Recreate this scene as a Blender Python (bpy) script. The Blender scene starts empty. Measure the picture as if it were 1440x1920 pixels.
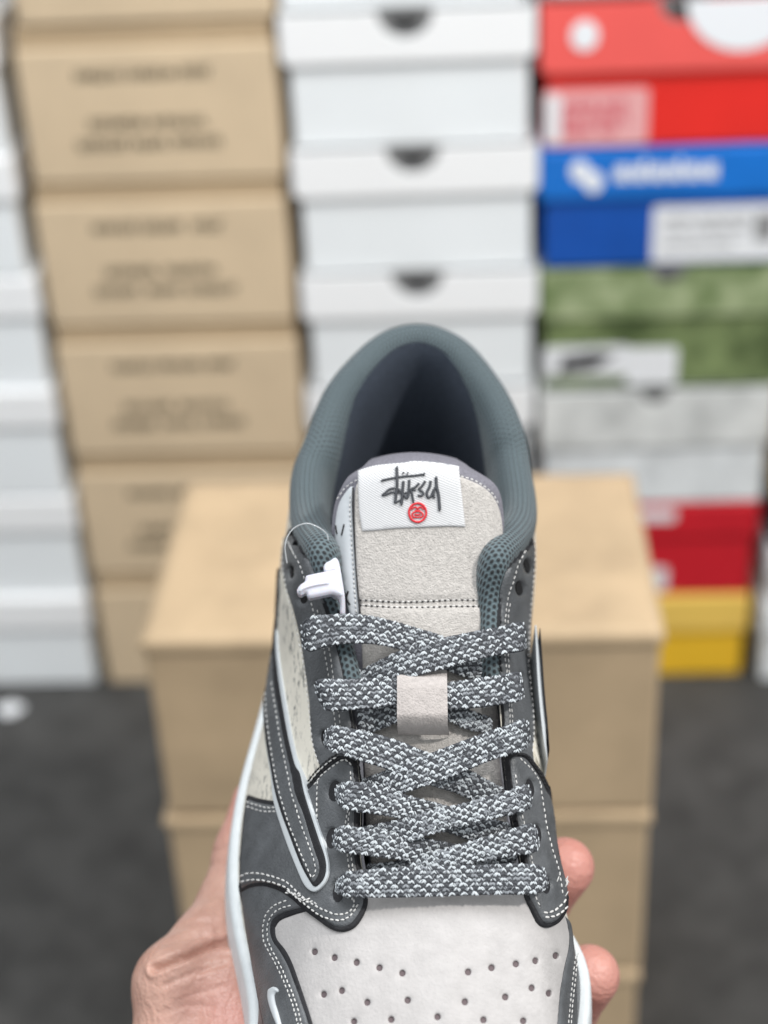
import bpy, bmesh, math, random
import numpy as np
from mathutils import Vector, Matrix
from mathutils.bvhtree import BVHTree
from mathutils.geometry import delaunay_2d_cdt

random.seed(7); np.random.seed(7)
SC = bpy.context.scene
COL = SC.collection

# ------------------------------------------------------------------ camera
F = 2980.0                     # focal length in photo pixels (1440 x 1920 frame)
CAM = np.array([0, 0, 1.03])
def _cam(yaw=3.7, pitch=30.6, roll=3.07):
    y, p, r = [math.radians(a) for a in (yaw, pitch, roll)]
    h = np.array([-math.sin(y), math.cos(y), 0]); up = np.array([0, 0, 1.])
    f = h*math.cos(p) - up*math.sin(p)
    r0 = np.cross(f, up); r0 /= np.linalg.norm(r0); u0 = np.cross(r0, f)
    return math.cos(r)*r0 - math.sin(r)*u0, math.cos(r)*u0 + math.sin(r)*r0, f
CR, CU, CF = _cam()
cd = bpy.data.cameras.new('camera'); cam = bpy.data.objects.new('camera', cd); COL.objects.link(cam)
cam.matrix_world = Matrix(((CR[0], CU[0], -CF[0], CAM[0]), (CR[1], CU[1], -CF[1], CAM[1]), (CR[2], CU[2], -CF[2], CAM[2]), (0, 0, 0, 1)))
cd.sensor_fit = 'VERTICAL'; cd.sensor_height = 36; cd.lens = 36*F/1920
cd.clip_start = 0.01; cd.clip_end = 100
cd.dof.use_dof = True; cd.dof.focus_distance = 0.453; cd.dof.aperture_fstop = 6.3
SC.camera = cam

# ------------------------------------------------------------------ world, lamps, exposure
W = bpy.data.worlds.new("World"); SC.world = W; W.use_nodes = True
bg = W.node_tree.nodes['Background']; bg.inputs[0].default_value = (0.93, 0.97, 1.0, 1); bg.inputs[1].default_value = 0.70
def area(name, loc, target, size, power, color):
    l = bpy.data.lights.new(name, 'AREA'); l.shape = 'DISK'; l.size = size; l.energy = power; l.color = color
    o = bpy.data.objects.new(name, l); COL.objects.link(o); o.location = loc
    o.rotation_euler = (Vector(target) - Vector(loc)).to_track_quat('-Z', 'Y').to_euler(); return o
area('key_lamp', (1.55, 0.05, 2.45), (0, .55, .8), 0.24, 33, (1, .97, .93))
area('ceiling_panel', (-0.22, 0.60, 2.05), (0.02, 1.05, .6), 0.9, 13, (.96, .98, 1))
SC.view_settings.view_transform = 'Standard'; SC.view_settings.look = 'None'
SC.view_settings.exposure = 0.34; SC.view_settings.gamma = 1.0
SC.cycles.use_denoising = True
SC.cycles.max_bounces = 8

# ------------------------------------------------------------------ helpers: objects, materials
def put(o, label=None, cat=None, group=None, kind=None):
    if label: o['label'] = label
    if cat: o['category'] = cat
    if group: o['group'] = group
    if kind: o['kind'] = kind
    return o
def empty(name, loc, **k):
    o = bpy.data.objects.new(name, None); COL.objects.link(o); o.location = loc; o.empty_display_size = .02
    return put(o, **k)
def root_loc(p):
    v = Vector((0, 0, 0))
    while p is not None:
        v += p.location; p = p.parent
    return v
def mesh_obj(name, verts, faces, mats, parent=None, midx=None, smooth=True, uvs=None, loc=None, **k):
    """verts in world space; object origin follows its parent (parents are never rotated)"""
    me = bpy.data.meshes.new(name)
    base = root_loc(parent) if parent is not None else Vector(loc if loc is not None else (0, 0, 0))
    v = np.asarray(verts, float) - np.array(base)
    me.from_pydata(v.tolist(), [], [tuple(f) for f in faces])
    for m in (mats if isinstance(mats, (list, tuple)) else [mats]): me.materials.append(m)
    if midx is not None: me.polygons.foreach_set('material_index', np.asarray(midx, dtype=np.int32))
    if smooth: me.polygons.foreach_set('use_smooth', np.ones(len(me.polygons), dtype=bool))
    if uvs is not None:
        ul = me.uv_layers.new(name='UVMap')
        li = np.zeros(len(me.loops), dtype=np.int32); me.loops.foreach_get('vertex_index', li)
        ul.data.foreach_set('uv', np.asarray(uvs, float)[li].ravel())
    me.update()
    o = bpy.data.objects.new(name, me); COL.objects.link(o)
    if parent is not None: o.parent = parent
    else: o.location = base
    return put(o, **k)

def mat(name, color, rough=.6, var=0.0, vscale=60, bump=0.0, bscale=800, bdetail=3, spec=.5, metallic=0, color2=None, sheen=0, coord='Object', sss=0, bump_dist=.0005):
    m = bpy.data.materials.new(name); m.use_nodes = True; nt = m.node_tree; N = nt.nodes; Lk = nt.links
    b = N['Principled BSDF']; b.inputs['Base Color'].default_value = (*color, 1); b.inputs['Roughness'].default_value = rough
    b.inputs['Specular IOR Level'].default_value = spec; b.inputs['Metallic'].default_value = metallic
    if sheen: b.inputs['Sheen Weight'].default_value = sheen
    if sss: b.inputs['Subsurface Weight'].default_value = sss; b.inputs['Subsurface Radius'].default_value = (1, .35, .2); b.inputs['Subsurface Scale'].default_value = .004
    tc = N.new('ShaderNodeTexCoord')
    if var:
        n = N.new('ShaderNodeTexNoise'); n.inputs['Scale'].default_value = vscale; n.inputs['Detail'].default_value = 5; n.inputs['Roughness'].default_value = .65
        Lk.new(tc.outputs[coord], n.inputs['Vector'])
        r = N.new('ShaderNodeValToRGB'); r.color_ramp.elements[0].position = .32; r.color_ramp.elements[1].position = .68
        c2 = color2 or tuple(c*(1-var) for c in color); r.color_ramp.elements[0].color = (*c2, 1)
        r.color_ramp.elements[1].color = (*[min(1, c*(1+var*.5)) for c in color], 1) if color2 is None else (*color, 1)
        Lk.new(n.outputs['Fac'], r.inputs['Fac']); Lk.new(r.outputs['Color'], b.inputs['Base Color'])
    if bump:
        n2 = N.new('ShaderNodeTexNoise'); n2.inputs['Scale'].default_value = bscale; n2.inputs['Detail'].default_value = bdetail
        Lk.new(tc.outputs[coord], n2.inputs['Vector'])
        bp = N.new('ShaderNodeBump'); bp.inputs['Strength'].default_value = bump; bp.inputs['Distance'].default_value = bump_dist
        Lk.new(n2.outputs['Fac'], bp.inputs['Height']); Lk.new(bp.outputs['Normal'], b.inputs['Normal'])
    return m

M = {}
M['floor'] = mat('floor_felt', (.060, .059, .057), .9, .42, 22, .8, 160, bump_dist=.003)
M['wall'] = mat('back_wall', (.09, .09, .09), .9, .2, 3)
M['tan'] = mat('kraft_card', (.53, .39, .242), .75, .20, 11, .15, 200, bump_dist=.001)
M['tan2'] = mat('lit_kraft_card', (.66, .515, .345), .75, .08, 14)  # same card as the front stack, colour raised to stand in for stronger light
M['tan_band'] = mat('darker_kraft_card', (.47, .345, .21), .75, .08, 14)  # lid band colour, darker than the box body
M['white_card'] = mat('white_card', (.84, .87, .885), .55, .03, 9)
M['white_lid'] = mat('white_lid_card', (.90, .905, .91), .5, .02, 9)
M['print'] = mat('brown_print', (.075, .058, .034), .7)
M['hole_shade'] = mat('painted_hole_shade', (.012, .012, .013), .9)  # black that paints the shade deep in the thumb notch
M['notch'] = mat('shaded_notch_grey', (.20, .20, .20), .8)  # grey stands in for the shaded inside of the thumb notch
M['red'] = mat('red_card', (.80, .026, .018), .42, .06, 12)
M['red_lid'] = mat('lit_red_lid', (.88, .125, .11), .35, .05, 12)  # lid red lifted in colour for light from above and gloss
M['deep_red'] = mat('deep_red_card', (.60, .012, .024), .45, .08, 14)
M['blue'] = mat('blue_card', (.006, .085, .42), .4, .15, 8)
M['blue_lid'] = mat('bright_blue_lid', (.008, .165, .60), .38, .15, 8)
M['green'] = mat('green_card', (.24, .31, .13), .55, .5, 36, color2=(.035, .06, .016))
M['green_lid'] = mat('pale_green_lid', (.42, .48, .28), .5, .4, 34, color2=(.12, .18, .06))
M['yellow'] = mat('yellow_card', (.88, .52, .03), .45, .05, 12)
M['yellow_lid'] = mat('pale_yellow_lid', (.90, .60, .13), .42, .05, 12)
M['speck'] = mat('speckled_grey_card', (.90, .93, .94), .5, .3, 26, color2=(.60, .62, .63))
M['speck_lid'] = mat('speckled_lid_card', (.86, .87, .85), .5, .3, 22, color2=(.48, .49, .48))
M['black_card'] = mat('black_card', (.016, .017, .019), .5)
M['grey_card'] = mat('grey_card', (.30, .30, .30), .5, .2, 20)
M['paper'] = mat('paper_label', (.80, .81, .83), .5)
M['pink_ink'] = mat('pink_label_ink', (.62, .10, .13), .5)
M['pink_paper'] = mat('pink_label_paper', (.80, .40, .40), .5)
M['ink'] = mat('black_label_ink', (.02, .02, .022), .5)
M['logo_white'] = mat('white_logo_ink', (.85, .87, .90), .45)

M['leather'] = mat('charcoal_leather', (.112, .118, .125), .40, .28, 120, 1.0, 1300, 5, .45, bump_dist=.0003)
M['edge'] = mat('raw_black_edge', (.013, .013, .016), .7, .4, 900, .5, 1500)
M['piping'] = mat('white_piping', (.56, .59, .61), .55)
M['lining'] = mat('lilac_white_lining', (.55, .54, .58), .8, .1, 300, .3, 2500)
M['vamp'] = mat('pale_nubuck', (.465, .446, .438), .88, .09, 160, .55, 1000, 6, .2, sheen=.15, bump_dist=.0004)
M['suede'] = mat('tongue_suede', (.535, .505, .475), .95, .2, 700, .85, 1900, 6, .12, sheen=.3, bump_dist=.0007)
M['strap'] = mat('strap_suede', (.47, .43, .41), .95, .14, 600, .8, 1500, 5, .12, sheen=.3, bump_dist=.0006)
M['perf'] = mat('perforation_inside', (.13, .10, .105), .9)
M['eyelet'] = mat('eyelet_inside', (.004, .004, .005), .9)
M['sole'] = mat('white_rubber', (.66, .695, .71), .5, .08, 200, .15, 1200)
M['thread'] = mat('pale_thread', (.70, .69, .67), .7, .15, 1200)
M['black_thread'] = mat('black_thread', (.015, .015, .017), .6)
M['tag'] = mat('white_plastic', (.60, .60, .67), .28, spec=.6, sss=.2)
M['nylon'] = mat('clear_nylon', (.8, .83, .85), .15); M['nylon'].node_tree.nodes['Principled BSDF'].inputs['Transmission Weight'].default_value = .55
M['lace_dark'] = mat('charcoal_lace_thread', (.060, .064, .073), .7, .3, 900)
M['lace_mid'] = mat('mid_grey_lace_thread', (.24, .255, .275), .7, .3, 900)
M['lace_light'] = mat('silver_lace_thread', (.54, .575, .60), .6, .25, 1100)
M['satin'] = mat('white_satin', (.56, .585, .61), .45, .06, 90)
M['trim'] = mat('mauve_woven_trim', (.19, .185, .215), .8, .3, 1500, .6, 2500)
M['inner'] = mat('shaded_navy_lining', (.038, .049, .070), .9, .3, 900, .5, 1800)  # navy lining, darkened further for the shade inside the shoe
M['red_thread'] = mat('red_thread', (.62, .02, .03), .6)
M['mark'] = mat('black_pen_mark', (.012, .011, .013), .6)
M['skin'] = None

def cream_leather():
    m = mat('cracked_cream_leather', (.76, .72, .63), .55, .05, 90, .2, 700, bump_dist=.0003)
    nt = m.node_tree; N = nt.nodes; Lk = nt.links; b = N['Principled BSDF']
    src = b.inputs['Base Color'].links[0].from_socket
    tc = N.new('ShaderNodeTexCoord'); mp = N.new('ShaderNodeMapping'); mp.inputs['Scale'].default_value = (900, 250, 250)
    n = N.new('ShaderNodeTexNoise'); n.inputs['Scale'].default_value = 1; n.inputs['Detail'].default_value = 6; n.inputs['Roughness'].default_value = .7
    n3 = N.new('ShaderNodeTexNoise'); n3.inputs['Scale'].default_value = 75; n3.inputs['Detail'].default_value = 3
    Lk.new(tc.outputs['Object'], mp.inputs['Vector']); Lk.new(mp.outputs['Vector'], n.inputs['Vector']); Lk.new(tc.outputs['Object'], n3.inputs['Vector'])
    r = N.new('ShaderNodeValToRGB'); r.color_ramp.elements[0].position = .515; r.color_ramp.elements[0].color = (0, 0, 0, 1); r.color_ramp.elements[1].position = .62
    r3 = N.new('ShaderNodeValToRGB'); r3.color_ramp.elements[0].position = .36; r3.color_ramp.elements[1].position = .56
    mul = N.new('ShaderNodeMath'); mul.operation = 'MULTIPLY'
    Lk.new(n.outputs['Fac'], r.inputs['Fac']); Lk.new(n3.outputs['Fac'], r3.inputs['Fac'])
    Lk.new(r.outputs['Color'], mul.inputs[0]); Lk.new(r3.outputs['Color'], mul.inputs[1])
    mx = N.new('ShaderNodeMix'); mx.data_type = 'RGBA'
    Lk.new(mul.outputs[0], mx.inputs['Factor']); Lk.new(src, mx.inputs['A']); mx.inputs['B'].default_value = (.16, .16, .155, 1)
    Lk.new(mx.outputs['Result'], b.inputs['Base Color'])
    return m
M['cream'] = cream_leather()

def mesh_fabric():
    """collar knit: UV is in millimetres, small dark holes between raised teal yarns"""
    m = bpy.data.materials.new('teal_spacer_mesh'); m.use_nodes = True; nt = m.node_tree; N = nt.nodes; Lk = nt.links
    b = N['Principled BSDF']; b.inputs['Roughness'].default_value = .75; b.inputs['Sheen Weight'].default_value = .2
    uv = N.new('ShaderNodeUVMap'); 
    sep = N.new('ShaderNodeSeparateXYZ'); Lk.new(uv.outputs[0], sep.inputs[0])
    def mth(op, a, b_=None):
        n = N.new('ShaderNodeMath'); n.operation = op
        for i, v in enumerate((a, b_)):
            if v is None: continue
            if isinstance(v, (int, float)): n.inputs[i].default_value = v
            else: Lk.new(v, n.inputs[i])
        return n.outputs[0]
    PU, PV = 2.0, 1.55
    u = mth('DIVIDE', sep.outputs[0], PU); v = mth('DIVIDE', sep.outputs[1], PV)
    row = mth('FLOOR', v); off = mth('MULTIPLY', mth('MODULO', mth('ADD', row, 1000.0), 2.0), .5)
    fu = mth('SUBTRACT', mth('FRACT', mth('ADD', u, off)), .5); fv = mth('SUBTRACT', mth('FRACT', v), .5)
    d = mth('SQRT', mth('ADD', mth('MULTIPLY', mth('POWER', mth('ABSOLUTE', fu), 2.0), 1.6), mth('MULTIPLY', mth('POWER', mth('ABSOLUTE', fv), 2.0), 1.3)))
    r = N.new('ShaderNodeValToRGB'); r.color_ramp.elements[0].position = .30; r.color_ramp.elements[0].color = (.010, .013, .016, 1)
    r.color_ramp.elements[1].position = .52; r.color_ramp.elements[1].color = (.100, .140, .155, 1)
    Lk.new(d, r.inputs['Fac'])
    no = N.new('ShaderNodeTexNoise'); no.inputs['Scale'].default_value = 1600; tc = N.new('ShaderNodeTexCoord'); Lk.new(tc.outputs['Object'], no.inputs['Vector'])
    mx = N.new('ShaderNodeMix'); mx.data_type = 'RGBA'; mx.blend_type = 'MULTIPLY'; mx.inputs['Factor'].default_value = .6
    Lk.new(r.outputs['Color'], mx.inputs['A']); rr = N.new('ShaderNodeValToRGB'); rr.color_ramp.elements[0].color = (.45, .45, .45, 1); rr.color_ramp.elements[1].position = .7
    Lk.new(no.outputs['Fac'], rr.inputs['Fac']); Lk.new(rr.outputs['Color'], mx.inputs['B']); Lk.new(mx.outputs['Result'], b.inputs['Base Color'])
    bp = N.new('ShaderNodeBump'); bp.inputs['Strength'].default_value = .8; bp.inputs['Distance'].default_value = .0005
    Lk.new(d, bp.inputs['Height']); Lk.new(bp.outputs['Normal'], b.inputs['Normal'])
    return m
M['mesh'] = mesh_fabric()

def satin_label():
    m = mat('woven_satin_label', (.73, .755, .785), .42)
    nt = m.node_tree; N = nt.nodes; Lk = nt.links; b = N['Principled BSDF']
    tc = N.new('ShaderNodeTexCoord'); w = N.new('ShaderNodeTexWave'); w.wave_type = 'BANDS'; w.inputs['Scale'].default_value = 620; w.inputs['Distortion'].default_value = 1.2; w.inputs['Detail'].default_value = 1
    mp = N.new('ShaderNodeMapping'); mp.inputs['Rotation'].default_value = (.3, 1.15, .4)
    Lk.new(tc.outputs['Object'], mp.inputs['Vector']); Lk.new(mp.outputs['Vector'], w.inputs['Vector'])
    r = N.new('ShaderNodeValToRGB'); r.color_ramp.elements[0].color = (.40, .405, .42, 1); r.color_ramp.elements[1].color = (.66, .66, .665, 1); r.color_ramp.elements[1].position = .55
    Lk.new(w.outputs['Fac'], r.inputs['Fac']); Lk.new(r.outputs['Color'], b.inputs['Base Color'])
    bp = N.new('ShaderNodeBump'); bp.inputs['Strength'].default_value = .3; bp.inputs['Distance'].default_value = .0002
    Lk.new(w.outputs['Fac'], bp.inputs['Height']); Lk.new(bp.outputs['Normal'], b.inputs['Normal'])
    return m
M['label'] = satin_label()

def pix_ray(px, py): return (px-720)/F*CR - (py-960)/F*CU + CF
def on_plane(px, py, axis, val):
    d = pix_ray(px, py); return CAM + d*(val-CAM[axis])/d[axis]

# ================================================================== THE SETTING
def box_mesh(x0, x1, y0, y1, z0, z1, bev=.0025, seg=2):
    bm = bmesh.new(); bmesh.ops.create_cube(bm, size=1)
    for v in bm.verts: v.co = Vector(((x0+x1)/2+v.co.x*(x1-x0), (y0+y1)/2+v.co.y*(y1-y0), (z0+z1)/2+v.co.z*(z1-z0)))
    if bev: bmesh.ops.bevel(bm, geom=list(bm.edges), offset=bev, segments=seg, affect='EDGES', profile=.5)
    bm.normal_update()
    V = [tuple(v.co) for v in bm.verts]; bm.verts.index_update(); Fc = [[v.index for v in f.verts] for f in bm.faces]; bm.free()
    return V, Fc
def join(parts):
    V, Fc = [], []
    for v, f in parts:
        o = len(V); V += list(v); Fc += [[i+o for i in q] for q in f]
    return V, Fc

g = 14.0
mesh_obj('floor', [(-g, -g, 0), (g, -g, 0), (g, g, 0), (-g, g, 0)], [(0, 1, 2, 3)], M['floor'], smooth=False, kind='structure')
V_, F_ = box_mesh(-5, 5, 2.3, 2.4, -.02, 3.4, 0)
mesh_obj('back_wall', V_, F_, M['wall'], smooth=False, kind='structure')

def prism_xz(poly, y0, y1):
    """polygon in x-z extruded from y0 (front) to y1 (back)"""
    n = len(poly); V = [(x, y0, z) for x, z in poly] + [(x, y1, z) for x, z in poly]
    Fc = [list(range(n))[::-1], list(range(n, 2*n))] + [[i, (i+1) % n, n+(i+1) % n, n+i] for i in range(n)]
    return V, Fc
def rrect(x0, x1, z0, z1, r, n=5):
    P = []
    for cx, cz, a in ((x1-r, z1-r, 0), (x0+r, z1-r, 90), (x0+r, z0+r, 180), (x1-r, z0+r, 270)):
        for k in range(n+1):
            t = math.radians(a+90*k/n); P.append((cx+r*math.cos(t), cz+r*math.sin(t)))
    return P
def lid_with_notch(x0, x1, y0, y1, z0, z1, nx, nr):
    """lid: front skirt with a half-round thumb notch cut from its top edge, two side skirts, back skirt, top"""
    t = .004; r = .007
    P = [(x0+r, z0), (x1-r, z0), (x1-r*.3, z0+r*.3), (x1, z0+r), (x1, z1)]
    if nr: P += [(nx+nr*math.cos(math.pi*k/12), z1-nr*.95*math.sin(math.pi*k/12)) for k in range(13)]
    P += [(x0, z1), (x0, z0+r), (x0+r*.3, z0+r*.3)]
    V, Fc = prism_xz(P, y0, y0+t)
    return join([(V, Fc), box_mesh(x0, x0+t, y0+t, y1, z0, z1, 0), box_mesh(x1-t, x1, y0+t, y1, z0, z1, 0), box_mesh(x0+t, x1-t, y1-t, y1, z0, z1, 0),
                 box_mesh(x0+t, x1-t, y0+t+(nr*.9 if nr else 0), y1-t, z1-.003, z1, 0)])

def carton(name, label, cat, group, x0, x1, y0, depth, z0, h, lid_h, over, mb, ml, notch=None, bev=.003):
    t = empty(name, ((x0+x1)/2, y0+depth/2, z0), label=label, cat=cat, group=group)
    t.rotation_euler.z = random.uniform(-.009, .009)
    V, Fc = box_mesh(x0+over, x1-over, y0+over, y0+depth-over, z0+.0004, z0+h-(lid_h-.002 if over < 0 else .006), bev)
    mesh_obj('box_body', V, Fc, mb, t, smooth=False)
    nx, nr = notch if notch else (0, 0)
    if notch is not None:
        V, Fc = lid_with_notch(x0, x1, y0, y0+depth, z0+h-lid_h, z0+h-.0006, nx, nr)
    else:
        V, Fc = box_mesh(x0, x1, y0, y0+depth, z0+h-lid_h, z0+h-.0006, bev)
    mesh_obj('lid', V, Fc, ml, t, smooth=False)
    if nr:
        P = [(nx+nr*1.3*math.cos(math.pi*k/10), z0+h-.0008-nr*1.1*math.sin(math.pi*k/10)) for k in range(11)]
        V, Fc = prism_xz(P, y0+over-.0012 if over > .003 else y0+.0042, y0+over+.004)
        nt_ = mesh_obj('thumb_notch', V, Fc, M['notch'], t, smooth=False)
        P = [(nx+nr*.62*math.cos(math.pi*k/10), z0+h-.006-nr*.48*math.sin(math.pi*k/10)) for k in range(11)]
        V, Fc = prism_xz(P, y0+over-.0018 if over > .003 else y0+.0036, y0+over+.004); mesh_obj('notch_shade', V, Fc, M['hole_shade'], nt_, smooth=False)  # black core painting the shade inside the notch
    return t
def sticker(parent, x0, x1, z0, z1, y, m=None, name='paper_label', r=.004, proud=.0008):
    V, Fc = prism_xz(rrect(x0, x1, z0, z1, r), y-proud, y+.0006); return mesh_obj(name, V, Fc, m or M['paper'], parent, smooth=False)
def marks(parent, rows, y, m, name='printed_line', hgt=.009, proud=.0004):
    for r_ in rows: marks1(parent, [r_], y, m, name, hgt, proud)
def marks1(parent, rows, y, m, name, hgt, proud):
    """rows of short upright strokes: (x0, x1, z) - print too blurred to read"""
    parts = []; rnd = random.Random(int(rows[0][2]*5000)+int(y*1000))
    for (x0, x1, z, words) in rows:
        wl = (x1-x0)/sum(words); x = x0
        for w in words:
            xe = x+wl*w-.007
            while x < xe:
                s = rnd.uniform(.0024, .0036)
                parts.append(prism_xz([(x, z-hgt/2), (x+s, z-hgt/2), (x+s, z+hgt/2), (x, z+hgt/2)], y-proud, y+.0004))
                if rnd.random() < .75:
                    zz = z+rnd.choice((-.5, 0, .5))*hgt*.82; parts.append(prism_xz([(x+s, zz-.0011), (x+s+.0028, zz-.0011), (x+s+.0028, zz+.0011), (x+s, zz+.0011)], y-proud, y+.0004))
                x += s+rnd.uniform(.0020, .0030)
            x = xe+.007
    V, Fc = join(parts); return mesh_obj(name, V, Fc, m, parent, smooth=False, kind='stuff')

YF = 1.378                     # front plane of the rear stacks
# --- plain white boxes, far left stack
zs = [0, .1165, .236, .359, .475, .592, .712, .832]
names_l = ['on the floor', 'second from the floor', 'third from the floor', 'fourth from the floor', 'fifth from the floor', 'sixth from the floor', 'at the top edge of the photo']
offs = [0, .004, .002, .004, 0, .002, -.012]
for k, nm in enumerate(names_l):
    x1 = -.409+offs[k]
    carton('white_shoebox', 'plain white lidded shoebox in the far left stack, ' + nm, 'shoebox', 'white boxes in the far left stack', x1-.30, x1, YF+.004*(k % 2), .21, zs[k], zs[k+1]-zs[k], .042, .005, M['white_card'], M['white_lid'])
# --- kraft boxes with three lines of print
tz = [0, .141, .282, .423, .5635, .705, .846]
tn = ['lowest, behind the front carton', 'second from the floor', 'third from the floor', 'fourth from the floor', 'fifth from the floor', 'cut off by the top of the photo']
for k in range(6):
    dx = (.002, -.001, 0, .002, .006, .010)[k]
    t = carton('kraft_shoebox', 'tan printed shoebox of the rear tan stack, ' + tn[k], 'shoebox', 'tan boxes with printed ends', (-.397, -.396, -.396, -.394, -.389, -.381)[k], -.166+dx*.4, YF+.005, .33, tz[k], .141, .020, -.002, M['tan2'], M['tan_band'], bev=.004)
    z = tz[k]; cx = -.283+dx
    marks(t, [(cx-.062, cx+.062, z+.098, (3, 3, 2)), (cx-.055, cx+.055, z+.055, (4, 4)), (cx-.068, cx+.068, z+.036, (4, 3, 4))], YF+.003, M['print'])
# --- white boxes with thumb notch
wz = [.0, .113, .231, .350, .4685, .588, .708, .826]
wn = ['lowest, behind the front carton stack', 'second from the floor', 'third from the floor, behind the shoe', 'just above the shoe collar', 'second above the shoe collar', 'third above the shoe collar', 'at the top edge of the photo']
for k in range(7):
    dx = (0, .001, -.001, .001, 0, -.001, -.004)[k]
    carton('notched_shoebox', 'white shoebox with half-round thumb notch in the lid, ' + wn[k], 'shoebox', 'white boxes with thumb notches', -.157+dx, .0635+dx, YF, .33, wz[k], wz[k+1]-wz[k], .043, .006, M['white_card'], M['white_lid'], notch=(-.048+dx, .024))

# --- mixed coloured stack on the right
XA, XB = .0685, .288
t = carton('yellow_shoebox', 'yellow shoebox on the floor beneath the dark red one', 'shoebox', None, XA+.002, XB-.004, YF, .33, 0, .104, .046, .004, M['yellow'], M['yellow_lid'])
t = carton('dark_red_shoebox', 'dark red shoebox between the yellow box and the speckled box', 'shoebox', None, XA+.0, XB, YF, .33, .1045, .111, .040, .004, M['deep_red'], M['deep_red'])
sticker(t, .170, .2, .110, .138, YF+.004); sticker(t, .16, .205, .196, .210, YF)
t = carton('speckled_shoebox', 'pale grey speckled shoebox under the green patterned one', 'shoebox', None, XA-.002, XB+.002, YF-.004, .33, .216, .128, .060, .004, M['speck'], M['speck_lid'], notch=(.176, .014))
t = carton('green_shoebox', 'green patterned shoebox with white labels, below the blue box', 'shoebox', None, XA, XB+.02, YF, .33, .3445, .123, .048, .004, M['green'], M['green_lid'], notch=(.185, .016))
sticker(t, .071, .152, .358, .389, YF+.004); sticker(t, .150, .198, .348, .386, YF+.0035, M['paper'], 'price_label')
V_, F_ = prism_xz([(.086, .362), (.120, .366), (.140, .380), (.120, .383), (.088, .378)], YF+.0024, YF+.0044); mesh_obj('black_logo_print', V_, F_, M['ink'], t, smooth=False)
t = carton('blue_shoebox', 'blue shoebox with white lettering on its lid', 'shoebox', None, XA-.002, XB+.03, YF, .33, .468, .113, .047, .005, M['blue'], M['blue_lid'])
sticker(t, .170, .292, .472, .525, YF+.005)
marks(t, [(.18, .262, .512, (4, 3, 4)), (.18, .255, .502, (3, 5)), (.18, .25, .488, (5, 3))], YF+.0042, M['grey_card'], 'printed_line', .005)
V_, F_ = prism_xz(rrect(.262, .280, .490, .516, .002), YF+.0036, YF+.0046); mesh_obj('label_code_block', V_, F_, M['grey_card'], t, smooth=False)
# soft white lettering: seven upright letter bodies
parts = []
for i in range(6):
    x = .139+i*.0155
    parts.append(prism_xz([(x+.0055*math.cos(a*math.pi/6), .5585+.0075*math.sin(a*math.pi/6)) for a in range(12)], YF-.0008, YF+.0006))
    parts.append(prism_xz([(x+.0045, .551), (x+.0075, .551), (x+.0075, .572 if i in (1, 3) else .566), (x+.0045, .572 if i in (1, 3) else .566)], YF-.0011, YF+.0006))
V_, F_ = join(parts); mesh_obj('lid_lettering', V_, F_, M['logo_white'], t, smooth=False)
parts = [prism_xz([(.109+dx+.0085*math.cos(a*math.pi/7), .556+dz+.010*math.sin(a*math.pi/7)) for a in range(14)], YF-.0008-k*.0002, YF+.0006) for k, (dx, dz) in enumerate(((-.006, .006), (.006, -.004)))]
V_, F_ = join(parts); mesh_obj('lid_emblem', V_, F_, M['logo_white'], t, smooth=False)
t = carton('red_shoebox', 'bright red shoebox with pink label, above the blue box', 'shoebox', None, XA-.001, XB+.03, YF-.002, .33, .5815, .128, .060, .006, M['red'], M['red_lid'], notch=(.187, .020))
sticker(t, XA+.002, .162, .584, .634, YF+.004, M['pink_paper'])
sticker(t, XA+.004, .086, .588, .630, YF+.0033, M['paper'], 'label_patch')
marks(t, [(.088, .148, .620, (5, 4)), (.086, .150, .609, (3, 6)), (.086, .14, .598, (5, 3))], YF+.0032, M['pink_ink'], 'printed_line', .0085)
V_, F_ = prism_xz([(.238+.048*math.cos(math.pi+math.pi*k/14), .7085+.044*math.sin(math.pi+math.pi*k/14)) for k in range(15)], YF-.003, YF-.0015); mesh_obj('white_half_disc', V_, F_, M['logo_white'], t, smooth=False)
V_, F_ = prism_xz([(.105+.012*math.cos(2*math.pi*k/14), .682+.013*math.sin(2*math.pi*k/14)) for k in range(14)], YF-.003, YF-.0015); mesh_obj('lid_emblem', V_, F_, M['logo_white'], t, smooth=False)
t = carton('grey_shoebox', 'grey and black shoebox cut off by the top right of the photo', 'shoebox', None, XA-.01, .17, YF+.002, .33, .71, .12, .04, .004, M['grey_card'], M['grey_card'])
sticker(t, .078, .115, .716, .75, YF+.006); sticker(t, .135, .155, .717, .75, YF+.006)
carton('black_shoebox', 'black shoebox beside the grey one at the top right of the photo', 'shoebox', None, .171, XB+.06, YF+.002, .33, .71, .12, .04, .004, M['black_card'], M['black_card'])
# --- stack at the right frame edge
XE = .2975
for (nm, lab, z0, h, mb, ml) in (('lilac_shoebox', 'pale lilac-grey shoebox on the floor at the right photo edge', 0, .100, 'white_card', 'white_card'),
                                ('light_grey_shoebox', 'light grey shoebox above the lilac one at the right photo edge', .1005, .066, 'speck', 'white_card'),
                                ('narrow_black_shoebox', 'black shoebox between the light grey and orange ones at the right photo edge', .167, .052, 'black_card', 'black_card'),
                                ('orange_shoebox', 'orange yellow shoebox above the black one at the right photo edge', .2195, .10, 'yellow', 'yellow'),
                                ('dark_grey_shoebox', 'dark grey shoebox above the orange one at the right photo edge', .32, .12, 'grey_card', 'black_card')):
    carton(nm, lab, 'shoebox', None, XE, XE+.22, YF-.012, .33, z0, h, min(.04, h*.5), .004, M[mb], M[ml])

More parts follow.
